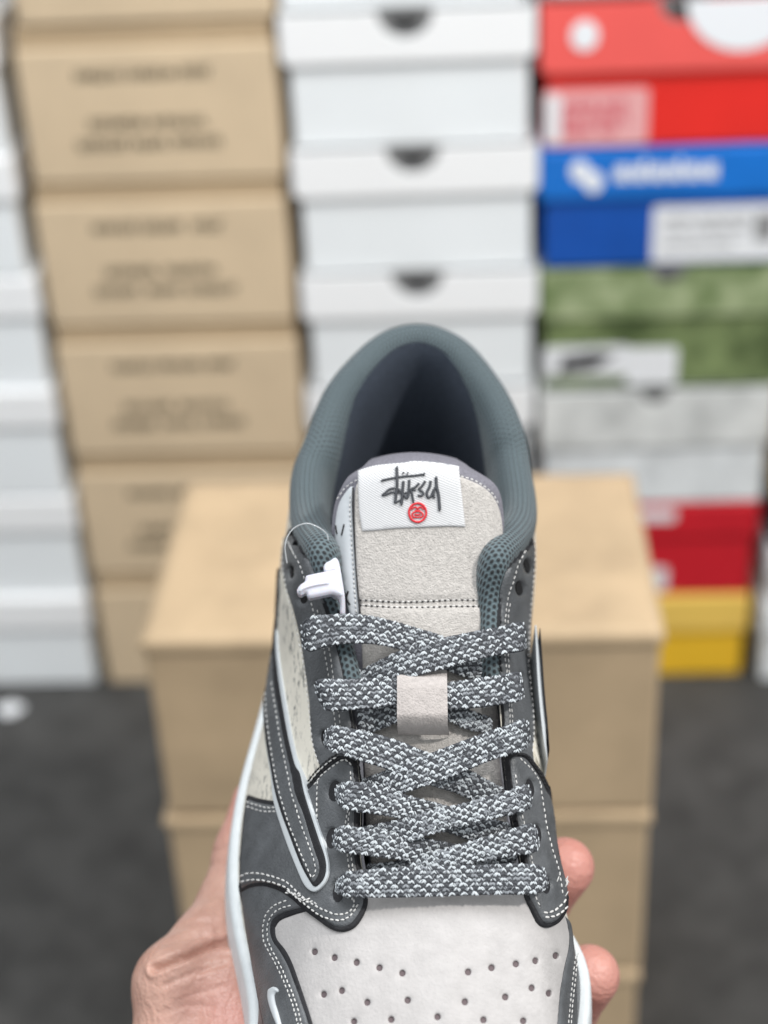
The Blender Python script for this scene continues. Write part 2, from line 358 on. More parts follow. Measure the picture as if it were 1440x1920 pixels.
# --- front stack of three kraft cartons
def front_carton(label, x0, x1, y0, y1, z0, z1, seed, top=False):
    t = empty('kraft_carton', ((x0+x1)/2, (y0+y1)/2, z0), label=label, cat='carton', group='tan cartons of the front stack')
    V, Fc = box_mesh(x0+.002, x1-.002, y0+.002, y1-.002, z0+.0005, z1-.004, .004, 3)
    mesh_obj('box_body', V, Fc, M['tan'], t, smooth=False)
    # lid: gridded top with dents, rolled front edge, short skirt
    nx, ny = 44, 30; rnd = random.Random(seed); dents = [(rnd.uniform(x0, x1), rnd.uniform(y0, y1), rnd.uniform(.02, .05), rnd.uniform(-.0025, .0015)) for _ in range(9)]
    if top: dents += [(-.165, .955, .022, -.007), (-.05, .93, .022, -.006), (.035, .935, .022, -.007), (.065, .885, .020, -.007), (.10, .94, .016, -.005), (-.18, 1.0, .022, -.005), (-.12, .90, .02, -.004)]
    V = []; Fc = []
    for j in range(ny+1):
        for i in range(nx+1):
            x = x0+(x1-x0)*i/nx; y = y0+(y1-y0)*j/ny; z = z1
            for cx, cy, s, d in dents: z += d*math.exp(-((x-cx)**2+(y-cy)**2)/s**2)
            e = min(x-x0, x1-x, y-y0, y1-y)
            z -= .003*max(0, 1-e/(.008 if top else .003))**2
            V.append((x, y, z))
    q = nx+1
    for j in range(ny):
        for i in range(nx): Fc.append((j*q+i, j*q+i+1, (j+1)*q+i+1, (j+1)*q+i))
    loop = [i for i in range(q)] + [j*q+nx for j in range(1, ny+1)] + [ny*q+i for i in range(nx-1, -1, -1)] + [j*q for j in range(ny-1, 0, -1)]
    prev = loop
    for dz in (.003, .007):
        cur = []
        for i in loop: cur.append(len(V)); V.append((V[i][0], V[i][1], z1-.003-dz))
        n = len(loop)
        for k in range(n): Fc.append((prev[k], cur[k], cur[(k+1) % n], prev[(k+1) % n]))
        prev = cur
    mesh_obj('lid', V, Fc, M['tan'], t, smooth=True)
    return t
front_carton('tan carton at the bottom of the front stack', -.226, .117, .8400, 1.05, 0, .134, 1)
front_carton('tan carton in the middle of the front stack', -.221, .1195, .8400, 1.05, .1342, .288, 2)
front_carton('tan carton with dented top, topmost of the front stack', -.2187, .1215, .8395, 1.05, .2882, .440, 3, True)
# scrap on the floor
c = on_plane(18, 1330, 2, .0015); P = [(c[0]+.014*math.cos(a)*(1+.25*math.sin(3*a)), c[1]+.012*math.sin(a)) for a in np.linspace(0, 2*math.pi, 12, endpoint=False)]
V_ = [(x, y, .0012+.002*random.random()) for x, y in P] + [(x, y, .0004) for x, y in P]
F_ = [list(range(12))] + [[i, 12+i, 12+(i+1) % 12, (i+1) % 12] for i in range(12)]
mesh_obj('paper_scrap', V_, F_, M['paper'], smooth=False, label='small crumpled white scrap on the dark floor at the left', cat='paper scrap')
# ================================================================== THE SNEAKER
# shoe frame: x across, l from toe to heel along the sole, n away from the sole; set in front of the camera
def _frame(al=45, rho=1, Xc=.0105, Yc=.2314, Z0=.43):
    a, r = math.radians(al), math.radians(rho)
    L0 = math.cos(a)*CU + math.sin(a)*CF; N0 = math.sin(a)*CU - math.cos(a)*CF
    N_ = N0*math.cos(r)+CR*math.sin(r); X_ = CR*math.cos(r)-N0*math.sin(r)
    return CAM + Xc*CR - Yc*CU + Z0*CF, X_, L0, N_
SO, SX, SL, SN = _frame()
SM = np.stack([SX, SL, SN])
def to_s(P): return SM @ (np.asarray(P)-SO)
def to_w(s): s = np.asarray(s, float); return SO + s @ SM
def nth(l, x=0): return .078+.52*(l-.10)
TN = (SN*math.cos(math.atan(.52)) - SL*math.sin(math.atan(.52)))     # throat plane normal
def hit_n(px, py, fn):
    """world point where the pixel ray meets the profile surface n = fn(l, x) of the shoe"""
    d = pix_ray(px, py); o = to_s(CAM); dd = SM @ d
    lo, hi = .3, .9
    g0 = o+lo*dd; a = g0[2]-fn(g0[1], g0[0]) > 0
    for _ in range(40):
        m = (lo+hi)/2; s = o+m*dd; c = s[2]-fn(s[1], s[0]) > 0
        if c == a: lo = m
        else: hi = m
    return CAM+lo*d
def PX(px, py, fn=nth): return to_s(hit_n(px, py, fn))

def spline(ts, P, T):
    """natural cubic spline through P at parameters ts, evaluated at T"""
    ts = np.asarray(ts, float); P = np.asarray(P, float); n = len(ts)
    if P.ndim == 1: P = P[:, None]
    h = np.diff(ts); A = np.zeros((n, n)); B = np.zeros((n, P.shape[1])); A[0, 0] = A[-1, -1] = 1
    for i in range(1, n-1):
        A[i, i-1] = h[i-1]; A[i, i] = 2*(h[i-1]+h[i]); A[i, i+1] = h[i]
        B[i] = 3*((P[i+1]-P[i])/h[i]-(P[i]-P[i-1])/h[i-1])
    c = np.linalg.solve(A, B); T = np.clip(np.asarray(T, float), ts[0], ts[-1])
    i = np.clip(np.searchsorted(ts, T, side='right')-1, 0, n-2); dt = (T-ts[i])[:, None]
    b = (P[i+1]-P[i])/h[i][:, None]-h[i][:, None]*(2*c[i]+c[i+1])/3; d = (c[i+1]-c[i])/(3*h[i][:, None])
    return P[i]+b*dt+c[i]*dt**2+d*dt**3
def crom(P, n=8, closed=False):
    """Catmull-Rom resampling of a polyline"""
    P = np.asarray(P, float); m = len(P); out = []
    for i in range(m if closed else m-1):
        if closed: a, b, c, d = P[(i-1) % m], P[i], P[(i+1) % m], P[(i+2) % m]
        else: a, b, c, d = P[max(i-1, 0)], P[i], P[i+1], P[min(i+2, m-1)]
        for k in range(n):
            t = k/n; out.append(.5*(2*b+(c-a)*t+(2*a-5*b+4*c-d)*t*t+(3*b-a-3*c+d)*t**3))
    if not closed: out.append(P[-1])
    return np.array(out)
def resample(P, step, closed=False):
    P = np.asarray(P, float)
    if closed: P = np.vstack([P, P[:1]])
    s = np.concatenate([[0], np.cumsum(np.linalg.norm(np.diff(P, axis=0), axis=1))]); n = max(2, int(round(s[-1]/step)))
    T = np.linspace(0, s[-1], n+1)
    Q = np.stack([np.interp(T, s, P[:, k]) for k in range(P.shape[1])], 1)
    return Q[:-1] if closed else Q

class Surf:
    """grid of world points; pixel rays are dropped onto copies of it raised along the normal"""
    def __init__(s, G, flip=False):
        s.G = np.asarray(G, float); du = np.gradient(s.G, axis=1); dv = np.gradient(s.G, axis=0)
        n = np.cross(du, dv); n /= np.maximum(np.linalg.norm(n, axis=2, keepdims=True), 1e-12)
        s.Nn = -n if flip else n; s.cache = {}
        r, c = s.G.shape[:2]; s.tri = []
        for i in range(r-1):
            for j in range(c-1):
                a = i*c+j; s.tri += [(a, a+1, a+c+1), (a, a+c+1, a+c)]
        s.tn = s.Nn.reshape(-1, 3)
    def bvh(s, h):
        k = round(h, 5)
        if k not in s.cache:
            V = (s.G+s.Nn*h).reshape(-1, 3); s.cache[k] = (BVHTree.FromPolygons(V.tolist(), s.tri), V)
        return s.cache[k]
    def hit(s, px, py, h=0.0, centre=None):
        t, V = s.bvh(h)
        d = Vector(pix_ray(px, py)).normalized(); o = Vector(CAM)
        loc, _, idx, _ = t.ray_cast(o, d)
        if loc is None:
            if centre is not None:
                for k in range(1, 60):
                    q = k/60; x = px+(centre[0]-px)*q; y = py+(centre[1]-py)*q
                    loc, _, idx, _ = t.ray_cast(o, Vector(pix_ray(x, y)).normalized())
                    if loc is not None: break
            if loc is None: loc, _, idx, _ = t.find_nearest(o+d*.47)
        a, b, c = s.tri[idx]; P = np.array(loc); A, B, C = V[a], V[b], V[c]
        v0, v1, v2 = B-A, C-A, P-A; d00, d01, d11, d20, d21 = v0@v0, v0@v1, v1@v1, v2@v0, v2@v1; den = d00*d11-d01*d01
        if abs(den) < 1e-18: n = s.tn[a]
        else:
            v = (d11*d20-d01*d21)/den; w = (d00*d21-d01*d20)/den; n = (1-v-w)*s.tn[a]+v*s.tn[b]+w*s.tn[c]
        return P, n/max(np.linalg.norm(n), 1e-9)

def inside(poly, P):
    x, y = P[:, 0], P[:, 1]; r = np.zeros(len(P), bool); n = len(poly); j = n-1
    for i in range(n):
        xi, yi = poly[i]; xj, yj = poly[j]
        c = ((yi > y) != (yj > y)) & (x < (xj-xi)*(y-yi)/(yj-yi+1e-12)+xi); r ^= c; j = i
    return r
def dist_to(poly, P):
    A = np.asarray(poly); B = np.roll(A, -1, 0); best = np.full(len(P), 1e9)
    for a, b in zip(A, B):
        ab = b-a; t = np.clip(((P-a)@ab)/(ab@ab+1e-12), 0, 1); best = np.minimum(best, np.linalg.norm(P-(a+t[:, None]*ab), axis=1))
    return best
def smooth_poly(P, corners=(), step=4.0):
    """closed outline: Catmull-Rom between corner indices, straight kinks at corners"""
    P = [np.array(p, float) for p in P]; n = len(P)
    if not corners: return resample(crom(P, 8, True), step, True)
    cs = sorted(corners); out = []
    for k, c in enumerate(cs):
        e = cs[(k+1) % len(cs)]; idx = []; i = c
        while True:
            idx.append(i)
            if i == e and len(idx) > 1: break
            i = (i+1) % n
        out.append(resample(crom([P[i] for i in idx], 8), step)[:-1])
    return np.vstack(out)

def panel(name, surf, outline, h, mat_top, mat_edge, parent, holes=(), corners=(), base=-.0004, grid=9.0, rnd=4.0, rdrop=.0007, step=4.0, fn=None, hf=None, **k):
    """one cut piece of material lying on surf: top at height h, rounded rim, skirt down to base; holes are cut through"""
    out = smooth_poly(outline, corners, step); c = out.mean(0)
    if np.sum(out[:, 0]*np.roll(out[:, 1], -1)-np.roll(out[:, 0], -1)*out[:, 1]) < 0: out = out[::-1]
    loops = [out]+[np.asarray(q)[::-1] for q in holes]
    pts = []; edges = []
    for lp in loops:
        o = len(pts); pts += list(lp); edges += [(o+i, o+(i+1) % len(lp)) for i in range(len(lp))]
    nb = len(pts)
    cand = []
    for d_in in (rnd*.4, rnd):
        e = np.roll(out, -1, 0)-np.roll(out, 1, 0); nn = np.stack([-e[:, 1], e[:, 0]], 1); nn /= np.linalg.norm(nn, axis=1, keepdims=True)+1e-9
        q = out+nn*d_in; ok = inside(out, q) & (dist_to(out, q) > d_in*.8); cand.append(q[ok])
        for hl in holes:
            hc = np.mean(hl, 0); q = hc+(np.asarray(hl)-hc)*(1+d_in*.7/np.mean(np.linalg.norm(np.asarray(hl)-hc, axis=1))); cand.append(q)
    mn, mx = out.min(0), out.max(0); gx = np.arange(mn[0], mx[0], grid); gy = np.arange(mn[1], mx[1], grid)
    G = np.array([(x+(grid/2 if j % 2 else 0), y) for j, y in enumerate(gy) for x in gx])
    if len(G):
        ok = inside(out, G); G = G[ok]
        if len(G): G = G[dist_to(out, G) > rnd*1.6]
        for hl in holes:
            if len(G): G = G[~inside(hl, G)]; G = G[dist_to(hl, G) > rnd*1.2]
        cand.append(G)
    for q in cand:
        if len(q): pts += list(q)
    v2, e2, f2, ov, oe, of = delaunay_2d_cdt([Vector(p) for p in pts], edges, [], 0, 1e-4)
    v2 = np.array([tuple(v) for v in v2]); tri = np.array([list(f) for f in f2 if len(f) == 3])
    cen = v2[tri].mean(1); ok = inside(out, cen)
    for hl in holes: ok &= ~inside(hl, cen)
    tri = tri[ok]
    de = dist_to(out, v2)
    for hl in holes: de = np.minimum(de, dist_to(hl, v2))
    V = np.zeros((len(v2), 3)); NV = np.zeros((len(v2), 3))
    for i, p in enumerate(v2):
        hl_ = h if hf is None else round(h+hf(p[0], p[1]), 4)
        P, n = surf.hit(p[0], p[1], hl_, c)
        t = max(0.0, 1-de[i]/rnd); dz = -rdrop*t*t
        if fn: dz += fn(p[0], p[1])
        V[i] = P+n*dz; NV[i] = n
    faces = []
    for t in tri:
        a, b, d = V[t[0]], V[t[1]], V[t[2]]; nn = np.cross(b-a, d-a)
        faces.append(tuple(t) if nn@NV[t[0]] >= 0 else (t[0], t[2], t[1]))
    cnt = {}
    for f in faces:
        for i in range(3):
            e = (f[i], f[(i+1) % 3]); cnt[e] = 1
    bed = [e for e in cnt if (e[1], e[0]) not in cnt]
    VV = list(V); mi = [0]*len(faces); mp = {}
    for a, b in bed:
        for i in (a, b):
            if i not in mp:
                mp[i] = len(VV); VV.append(V[i]); VV.append(V[i]-NV[i]*(h-base))
        faces.append((mp[a], mp[a]+1, mp[b]+1, mp[b])); mi.append(1)
    return mesh_obj(name, VV, faces, [mat_top, mat_edge], parent, midx=mi, **k)

def ell(cx, cy, rx, ry, n=14, rot=0):
    r = math.radians(rot)
    return np.array([(cx+rx*math.cos(t)*math.cos(r)-ry*math.sin(t)*math.sin(r), cy+rx*math.cos(t)*math.sin(r)+ry*math.sin(t)*math.cos(r)) for t in np.linspace(0, 2*math.pi, n, endpoint=False)])

def capsule(P, n_, d, half, r, r2=None, seg=6, rings=4):
    """small thread pillow centred at P, long along d, lying on normal n_"""
    d = d/np.linalg.norm(d); s = np.cross(n_, d); s /= np.linalg.norm(s)+1e-12; u = np.cross(d, s); r2 = r2 or r
    V = [P-d*half]; Fc = []
    for k in range(1, rings):
        t = -1+2*k/rings; q = math.sqrt(max(0, 1-abs(t)**2.6))
        for j in range(seg):
            a = 2*math.pi*j/seg; V.append(P+d*half*t+s*r*q*math.cos(a)+u*r2*q*math.sin(a))
    V.append(P+d*half)
    for j in range(seg): Fc.append((0, 1+(j+1) % seg, 1+j))
    for k in range(rings-2):
        for j in range(seg):
            a = 1+k*seg; Fc.append((a+j, a+(j+1) % seg, a+seg+(j+1) % seg, a+seg+j))
    e = len(V)-1; a = 1+(rings-2)*seg
    for j in range(seg): Fc.append((a+j, a+(j+1) % seg, e))
    return V, Fc
class Bag:
    def __init__(s): s.V = []; s.F = []; s.M = []
    def add(s, vf, m=0):
        o = len(s.V); s.V += list(vf[0]); s.F += [[i+o for i in f] for f in vf[1]]; s.M += [m]*len(vf[1])
def stitches(bag, surf, line, h, spacing=10.5, length=8.2, wid=3.0, m=0, jit=.5, curve=True, hole=True, hf=None):
    """one sewn row: separate raised stitches along a pixel polyline"""
    L = crom(line, 8) if curve and len(line) > 2 else np.asarray(line, float)
    Q = resample(L, spacing); c = L.mean(0); h0 = h
    for a, b in zip(Q[:-1], Q[1:]):
        mid = (a+b)/2+np.random.uniform(-jit, jit, 2)*.6; dr = (b-a)/np.linalg.norm(b-a); tilt = np.array([-dr[1], dr[0]])*np.random.uniform(-.12, .22)
        dr = dr+tilt; p0 = mid-dr*length/2; p1 = mid+dr*length/2
        h = h0 if hf is None else round(h0+hf(mid[0], mid[1]), 4)
        A, na = surf.hit(p0[0], p0[1], h, c); B, nb = surf.hit(p1[0], p1[1], h, c); C, nc = surf.hit(mid[0], mid[1], h, c)
        z = np.linalg.norm(C-CAM); r = wid/2*z/F
        half = np.linalg.norm(B-A)/2
        if half < 2e-4 or half > .0035 or max(np.linalg.norm(A-C), np.linalg.norm(B-C)) > 1.25*half+1e-4: continue
        bag.add(capsule(C+nc*r*.25, nc, B-A, half, r*np.random.uniform(.9, 1.12), r*.75), m)
        if hole: bag.add(capsule(B+(B-A)/np.linalg.norm(B-A)*r*.5, nc, B-A, r*.75, r*.7, r*.3, 5, 3), 1)
def tube(P, r, seg=6, cap=True):
    P = np.asarray(P, float); V = []; Fc = []; n = len(P); up = None
    for i in range(n):
        t = P[min(i+1, n-1)]-P[max(i-1, 0)]; t /= np.linalg.norm(t)+1e-12
        if up is None: up = np.cross(t, [0.3, .5, .8]); up /= np.linalg.norm(up)
        up = up-t*(up@t); up /= np.linalg.norm(up)+1e-12; s = np.cross(t, up); rr = r[i] if hasattr(r, '__len__') else r
        for j in range(seg):
            a = 2*math.pi*j/seg; V.append(P[i]+rr*(up*math.cos(a)+s*math.sin(a)))
    for i in range(n-1):
        for j in range(seg): a = i*seg; Fc.append((a+j, a+(j+1) % seg, a+seg+(j+1) % seg, a+seg+j))
    if cap: Fc.append(list(range(seg))[::-1]); Fc.append([(n-1)*seg+j for j in range(seg)])
    return V, Fc
def line_on(surf, line, h, r, bag, m=0, step=3.0, curve=True, flat=1.0):
    L = resample(crom(line, 6) if curve and len(line) > 2 else np.asarray(line, float), step); c = L.mean(0)
    bag.add(tube([surf.hit(p[0], p[1], h, c)[0] for p in L], r), m)

# ------------------------------------------------------------------ body of the upper: ring patch from feather edge to rim
def nfe(l, x=0): return .027
def ncol(l, x=0): return float(np.interp(l, [.15, .19, .205, .225, .245, .265, .285, .30, .32], [.110, .120, .110, .101, .0985, .103, .110, .1145, .116]))
def side(Bs, Rs, Hs, n_s, n_v, sg):
    sB = [q[0] for q in Bs]; sR = [q[0] for q in Rs]; sH = [q[0] for q in Hs]
    T = np.linspace(0, 1, n_s); B = spline(sB, [q[1] for q in Bs], T); R = spline(sR, [q[1] for q in Rs], T)
    H = np.stack([np.interp(T, sH, [q[1][k] for q in Hs]) for k in range(8)], 1)
    R[:, 0] += sg*.0014*np.clip((T-.1)/.1, 0, 1)*np.clip((.66-T)/.06, 0, 1)
    G = np.zeros((n_v, n_s, 3))
    for i in range(n_s):
        C1 = B[i]+np.array([H[i, 0], H[i, 1], H[i, 2]]); C2 = R[i]+np.array([H[i, 3], H[i, 4], H[i, 5]])
        for j, v in enumerate(np.linspace(0, 1, n_v)):
            G[j, i] = (1-v)**3*B[i]+3*v*(1-v)**2*C1+3*v*v*(1-v)*C2+v**3*R[i]
    return G
throat0 = lambda l, x=0: nth(l)-.002
tmid = PX(838, 1640, throat0)
BL = [(0, (.004, .004, .034)), (.07, (-.026, .013, .031)), (.14, (-.042, .034, .028)), (.21, (-.0485, .062, .027)), (.27, PX(487, 1902, nfe)), (.33, PX(463, 1768, nfe)),
      (.39, PX(447, 1652, nfe)), (.46, PX(454, 1535, nfe)), (.53, PX(474, 1440, nfe)), (.60, PX(502, 1340, nfe)), (.72, (-.047, .236, .028)), (.84, (-.041, .275, .029)), (.93, (-.025, .298, .030)), (1, (-.002, .306, .031))]
RL = [(0, tmid), (.08, PX(790, 1641, throat0)), (.16, PX(735, 1645, throat0)), (.23, PX(700, 1662, throat0)), (.29, PX(682, 1668, throat0)), (.35, PX(667, 1600, throat0)), (.41, PX(667, 1500, throat0)),
      (.47, PX(652, 1345, throat0)), (.53, PX(630, 1225, throat0)), (.59, PX(600, 1112, throat0)), (.64, PX(574, 1035, throat0)), (.68, PX(551, 985, ncol)), (.72, PX(548, 915, ncol)), (.79, PX(572, 838, ncol)),
      (.85, PX(606, 752, ncol)), (.91, PX(660, 682, ncol)), (.96, PX(722, 634, ncol)), (1, PX(790, 620, ncol))]
HL = [(0, (0, -.002, .030, 0, -.042, -.006, 0, 0)), (.14, (-.006, -.002, .024, -.012, -.025, -.006, 0, 0)), (.25, (-.003, 0, .018, -.016, -.010, -.006, 0, 0)), (.33, (-.001, 0, .016, -.016, -.003, -.008, 0, 0)),
      (.45, (.000, 0, .020, -.013, -.002, -.014, 0, 0)), (.60, (.002, 0, .026, -.010, 0, -.022, 0, 0)), (.68, (.000, 0, .028, -.004, 0, -.030, 0, 0)), (.80, (-.004, .001, .022, -.003, .001, -.022, 0, 0)), (.92, (-.003, .003, .022, -.001, .002, -.022, 0, 0)), (1, (0, .004, .022, 0, .003, -.022, 0, 0))]
BR = [(0, (.004, .004, .034)), (.07, (.028, .013, .031)), (.14, (.040, .034, .028)), (.21, (.0425, .062, .027)), (.28, PX(1085, 1914, nfe)), (.34, PX(1080, 1800, nfe)), (.40, (.0405, .125, .027)), (.47, (.038, .150, .027)),
      (.54, (.037, .175, .027)), (.60, (.037, .200, .027)), (.72, (.038, .240, .028)), (.84, (.033, .278, .029)), (.93, (.020, .299, .030)), (1, (-.002, .306, .031))]
RR = [(0, tmid), (.08, PX(880, 1641, throat0)), (.16, PX(932, 1648, throat0)), (.23, PX(968, 1668, throat0)), (.29, PX(984, 1672, throat0)), (.35, PX(983, 1605, throat0)), (.41, PX(964, 1510, throat0)),
      (.47, PX(950, 1380, throat0)), (.53, PX(940, 1245, throat0)), (.59, PX(940, 1119, throat0)), (.64, PX(962, 1045, throat0)), (.68, PX(1000, 988, ncol)), (.72, PX(995, 905, ncol)), (.79, PX(983, 832, ncol)),
      (.85, PX(958, 765, ncol)), (.91, PX(912, 694, ncol)), (.96, PX(858, 643, ncol)), (1, PX(790, 620, ncol))]
HR = [(0, (0, -.002, .030, 0, -.042, -.006, 0, 0)), (.14, (.006, -.002, .024, .012, -.025, -.006, 0, 0)), (.25, (-.004, 0, .016, .012, -.010, -.006, 0, 0)), (.33, (-.003, 0, .016, .012, -.003, -.008, 0, 0)),
      (.41, (.003, 0, .022, .013, -.001, -.009, 0, 0)), (.47, (.006, 0, .024, .012, -.001, -.012, 0, 0)), (.60, (.004, 0, .028, .010, 0, -.020, 0, 0)), (.68, (.003, 0, .028, .004, 0, -.030, 0, 0)), (.80, (.004, .001, .022, .003, .001, -.022, 0, 0)), (.92, (.003, .003, .022, .001, .002, -.022, 0, 0)), (1, (0, .004, .022, 0, .003, -.022, 0, 0))]
NS, NV = 110, 28
GL = side(BL, RL, HL, NS, NV, 1); GR = side(BR, RR, HR, NS, NV, -1)
GU = np.concatenate([GL[:, ::-1], GR[:, 1:]], 1)           # heel -> left -> toe -> right -> heel
U = Surf(to_w(GU.reshape(-1, 3)).reshape(GU.shape))
if np.mean((U.Nn*(CAM-U.G)).sum(2)) < 0: U.Nn = -U.Nn; U.tn = U.Nn.reshape(-1, 3)

ORG = to_w((0, .15, .0))
sneaker = empty('sneaker', ORG, label='charcoal and off-white low sneaker with speckled laces, held up by a hand', cat='sneaker')

def grid_obj(name, G, mats, parent, midx=None, uvs=None, wrap=False, **k):
    r, c = G.shape[:2]; Fc = []
    for i in range(r-1):
        for j in range(c-1 if not wrap else c): a = i*c+j; b = i*c+(j+1) % c; Fc.append((a, b, b+c, a+c))
    return mesh_obj(name, G.reshape(-1, 3), Fc, mats, parent, midx=midx, uvs=uvs, **k)
# base shell: forefoot dark, quarters cream
cols = GU.shape[1]; ll = GU[:, :, 1].mean(0); mi = []
for i in range(NV-1):
    for j in range(cols-1): mi.append(2 if ll[j] < .105 else (2 if ll[j] > .262 and GU[i, j, 2] < .075 else 1))
grid_obj('upper_shell', U.G, [M['perf'], M['cream'], M['leather']], sneaker, midx=mi)

# ------------------------------------------------------------------ midsole and outsole
pl = np.array([spline([q[0] for q in BL], [q[1] for q in BL], np.linspace(0, 1, 80))]).reshape(-1, 3)
pr = np.array([spline([q[0] for q in BR], [q[1] for q in BR], np.linspace(0, 1, 80))]).reshape(-1, 3)
ring = np.vstack([pl[::-1], pr[1:-1]]); nR = len(ring)
tang = np.roll(ring, -1, 0)-np.roll(ring, 1, 0); outw = np.stack([-tang[:, 1], tang[:, 0]], 1); outw /= np.linalg.norm(outw, axis=1, keepdims=True)+1e-9
if np.mean((outw*(ring[:, :2]-ring[:, :2].mean(0))).sum(1)) < 0: outw = -outw
ctr = ring.mean(0)
def sole_ring(o, n): 
    q = ring.copy(); q[:, :2] += outw*o; q[:, 2] = ring[:, 2]+n if n is not None else 0; return q
R0 = ring.copy(); R0[:, :2] -= outw*.008; R0[:, 2] -= .002
prof = [(-.001, .0006), (.0012, .0012), (.0026, .0006), (.0034, -.002), (.0044, -.009), (.0050, -.015), (.0050, -.019)]
rings = [R0]+[sole_ring(o, n) for o, n in prof]
G = to_w(np.array(rings).reshape(-1, 3)).reshape(len(rings), nR, 3)
grid_obj('midsole', G, M['sole'], sneaker, wrap=True)
bot = sole_ring(.0050, -.019); b2 = bot.copy(); b2[:, 2] = np.maximum(0, bot[:, 2]-.008); b3 = b2.copy(); b3[:, :2] -= outw*.003
VV = np.vstack([bot, b2, b3, [[ctr[0], ctr[1], 0]]]); Fc = []
for k in range(2): Fc += [(k*nR+i, k*nR+(i+1) % nR, (k+1)*nR+(i+1) % nR, (k+1)*nR+i) for i in range(nR)]
Fc += [(2*nR+i, 2*nR+(i+1) % nR, 3*nR) for i in range(nR)]
mesh_obj('outsole', to_w(VV), Fc, M['sole'], sneaker)

# ------------------------------------------------------------------ collar: padded roll from the left lacing rim round the heel to the right rim
tq = np.concatenate([np.linspace(.50, 1, 90), np.linspace(1, .50, 90)[1:]])
rl = spline([q[0] for q in RL], [q[1] for q in RL], tq[:90]); rr_ = spline([q[0] for q in RR], [q[1] for q in RR], tq[90:])
path = np.vstack([rl, rr_]); nq = len(path)
for _ in range(14):
    pm = path.copy(); pm[70:-70] = (path[69:-71]+2*path[70:-70]+path[71:-69])/4; path = pm
tg = np.gradient(path, axis=0); inn = np.stack([-tg[:, 1], tg[:, 0]], 1); inn /= np.linalg.norm(inn, axis=1, keepdims=True)
cc = np.array([-.003, .25])
if np.mean((inn*(cc-path[:, :2])).sum(1)) < 0: inn = -inn
s_ = tq; wfull = np.clip((s_-.56)/.12, 0, 1); wfull = wfull*wfull*(3-2*wfull)     # thin strip along the lacing, full padding from the ankle on
sec = [(-.0005, -.004, 0), (-.0008, .001, .0), (.0005, .0044, 0), (.004, .0066, 0), (.0085, .0052, 0), (.0115, .0005, 0), (.0128, -.008, 0), (.0125, -.020, 0), (.012, -.034, 0), (.012, -.052, 0), (.012, -.072, 0)]
secn = [(-.0, -.003, 0), (.0005, .0000, .0), (.0015, .0012, 0), (.003, .0014, 0), (.0045, .0008, 0), (.0058, -.001, 0), (.0062, -.004, 0), (.0062, -.010, 0), (.006, -.018, 0), (.006, -.026, 0), (.006, -.034, 0)]
sec = np.array(sec); secn = np.array(secn)
def densify(a): return crom(a, 4)
sec, secn = densify(sec), densify(secn)
GC = np.zeros((len(sec), nq, 3))
for k in range(len(sec)):
    w = wfull[:, None]; o = sec[k]*w+secn[k]*(1-w)
    q = path.copy(); q[:, :2] += inn*o[:, :1]; q[:, 2] += o[:, 1]; GC[k] = q
KC = 30; kq = 30-12.5*np.exp(-(np.abs(np.arange(nq)-(nq-1)/2+5)/42)**3); K0 = GC.shape[0]; GC2 = np.zeros_like(GC)        # dark lining, with the cavity's shade painted in, climbs higher at the heel
for j in range(nq):
    f = np.concatenate([np.linspace(0, kq[j], KC+1), np.linspace(kq[j], K0-1, K0-KC)[1:]])
    for a in range(3): GC2[:, j, a] = np.interp(f, np.arange(K0), GC[:, j, a])
GC = GC2
GCw = to_w(GC.reshape(-1, 3)).reshape(GC.shape)
C_ = Surf(GCw)
al = np.concatenate([[0], np.cumsum(np.linalg.norm(np.diff(GCw[10], axis=0), axis=1))])*1000
vl = np.concatenate([np.zeros((1, nq)), np.cumsum(np.linalg.norm(np.diff(GCw, axis=0), axis=2), axis=0)])*1000
uv = np.stack([np.broadcast_to(al, vl.shape), vl], 2).reshape(-1, 2)
grid_obj('collar_padding', GCw[:KC+1], M['mesh'], sneaker, uvs=uv[:(KC+1)*nq])
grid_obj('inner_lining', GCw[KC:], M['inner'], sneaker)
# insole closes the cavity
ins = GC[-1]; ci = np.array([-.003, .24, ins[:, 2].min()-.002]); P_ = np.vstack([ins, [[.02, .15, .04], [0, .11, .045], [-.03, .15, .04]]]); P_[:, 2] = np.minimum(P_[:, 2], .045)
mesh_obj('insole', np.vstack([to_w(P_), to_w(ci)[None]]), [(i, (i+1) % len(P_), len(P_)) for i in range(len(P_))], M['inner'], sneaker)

# ------------------------------------------------------------------ tongue
rows = [(1720, 704, 985, -.0065), (1600, 690, 975, -.0068), (1500, 678, 958, -.0065), (1400, 664, 948, -.006), (1300, 648, 942, -.0055), (1200, 634, 938, -.0045), (1120, 626, 937, -.003), (1050, 622, 941, -.001), (990, 622, 945, .002),
        (940, 628, 942, .0045), (905, 642, 930, .0062), (884, 656, 906, .0066), (870, 676, 884, .0060), (860, 686, 872, .0035), (853, 692, 862, -.001), (848, 698, 856, -.009)]
ys = np.array([r[0] for r in rows], float); tpar = np.linspace(0, 1, len(rows)); TT = np.linspace(0, 1, 90)
yy = spline(tpar, ys, TT)[:, 0]; xl = spline(tpar, [r[1] for r in rows], TT)[:, 0]; xr = spline(tpar, [r[2] for r in rows], TT)[:, 0]; dn = spline(tpar, [r[3] for r in rows], TT)[:, 0]
nu = 41; GT = np.zeros((len(TT), nu, 3))
for i in range(len(TT)):
    for j in range(nu):
        u = j/(nu-1)*2-1; bow = (TT[i]-.35)*14 if TT[i] > .35 else 0
        x = xl[i]+(xr[i]-xl[i])*j/(nu-1); e = .0042*abs(u)**2.4+.003*max(0, abs(u)-.82)/.18
        GT[i, j] = hit_n(x, yy[i]+bow*u*u*1.3, lambda l, x_, d=dn[i]-e: nth(l)+d)
T = Surf(GT)
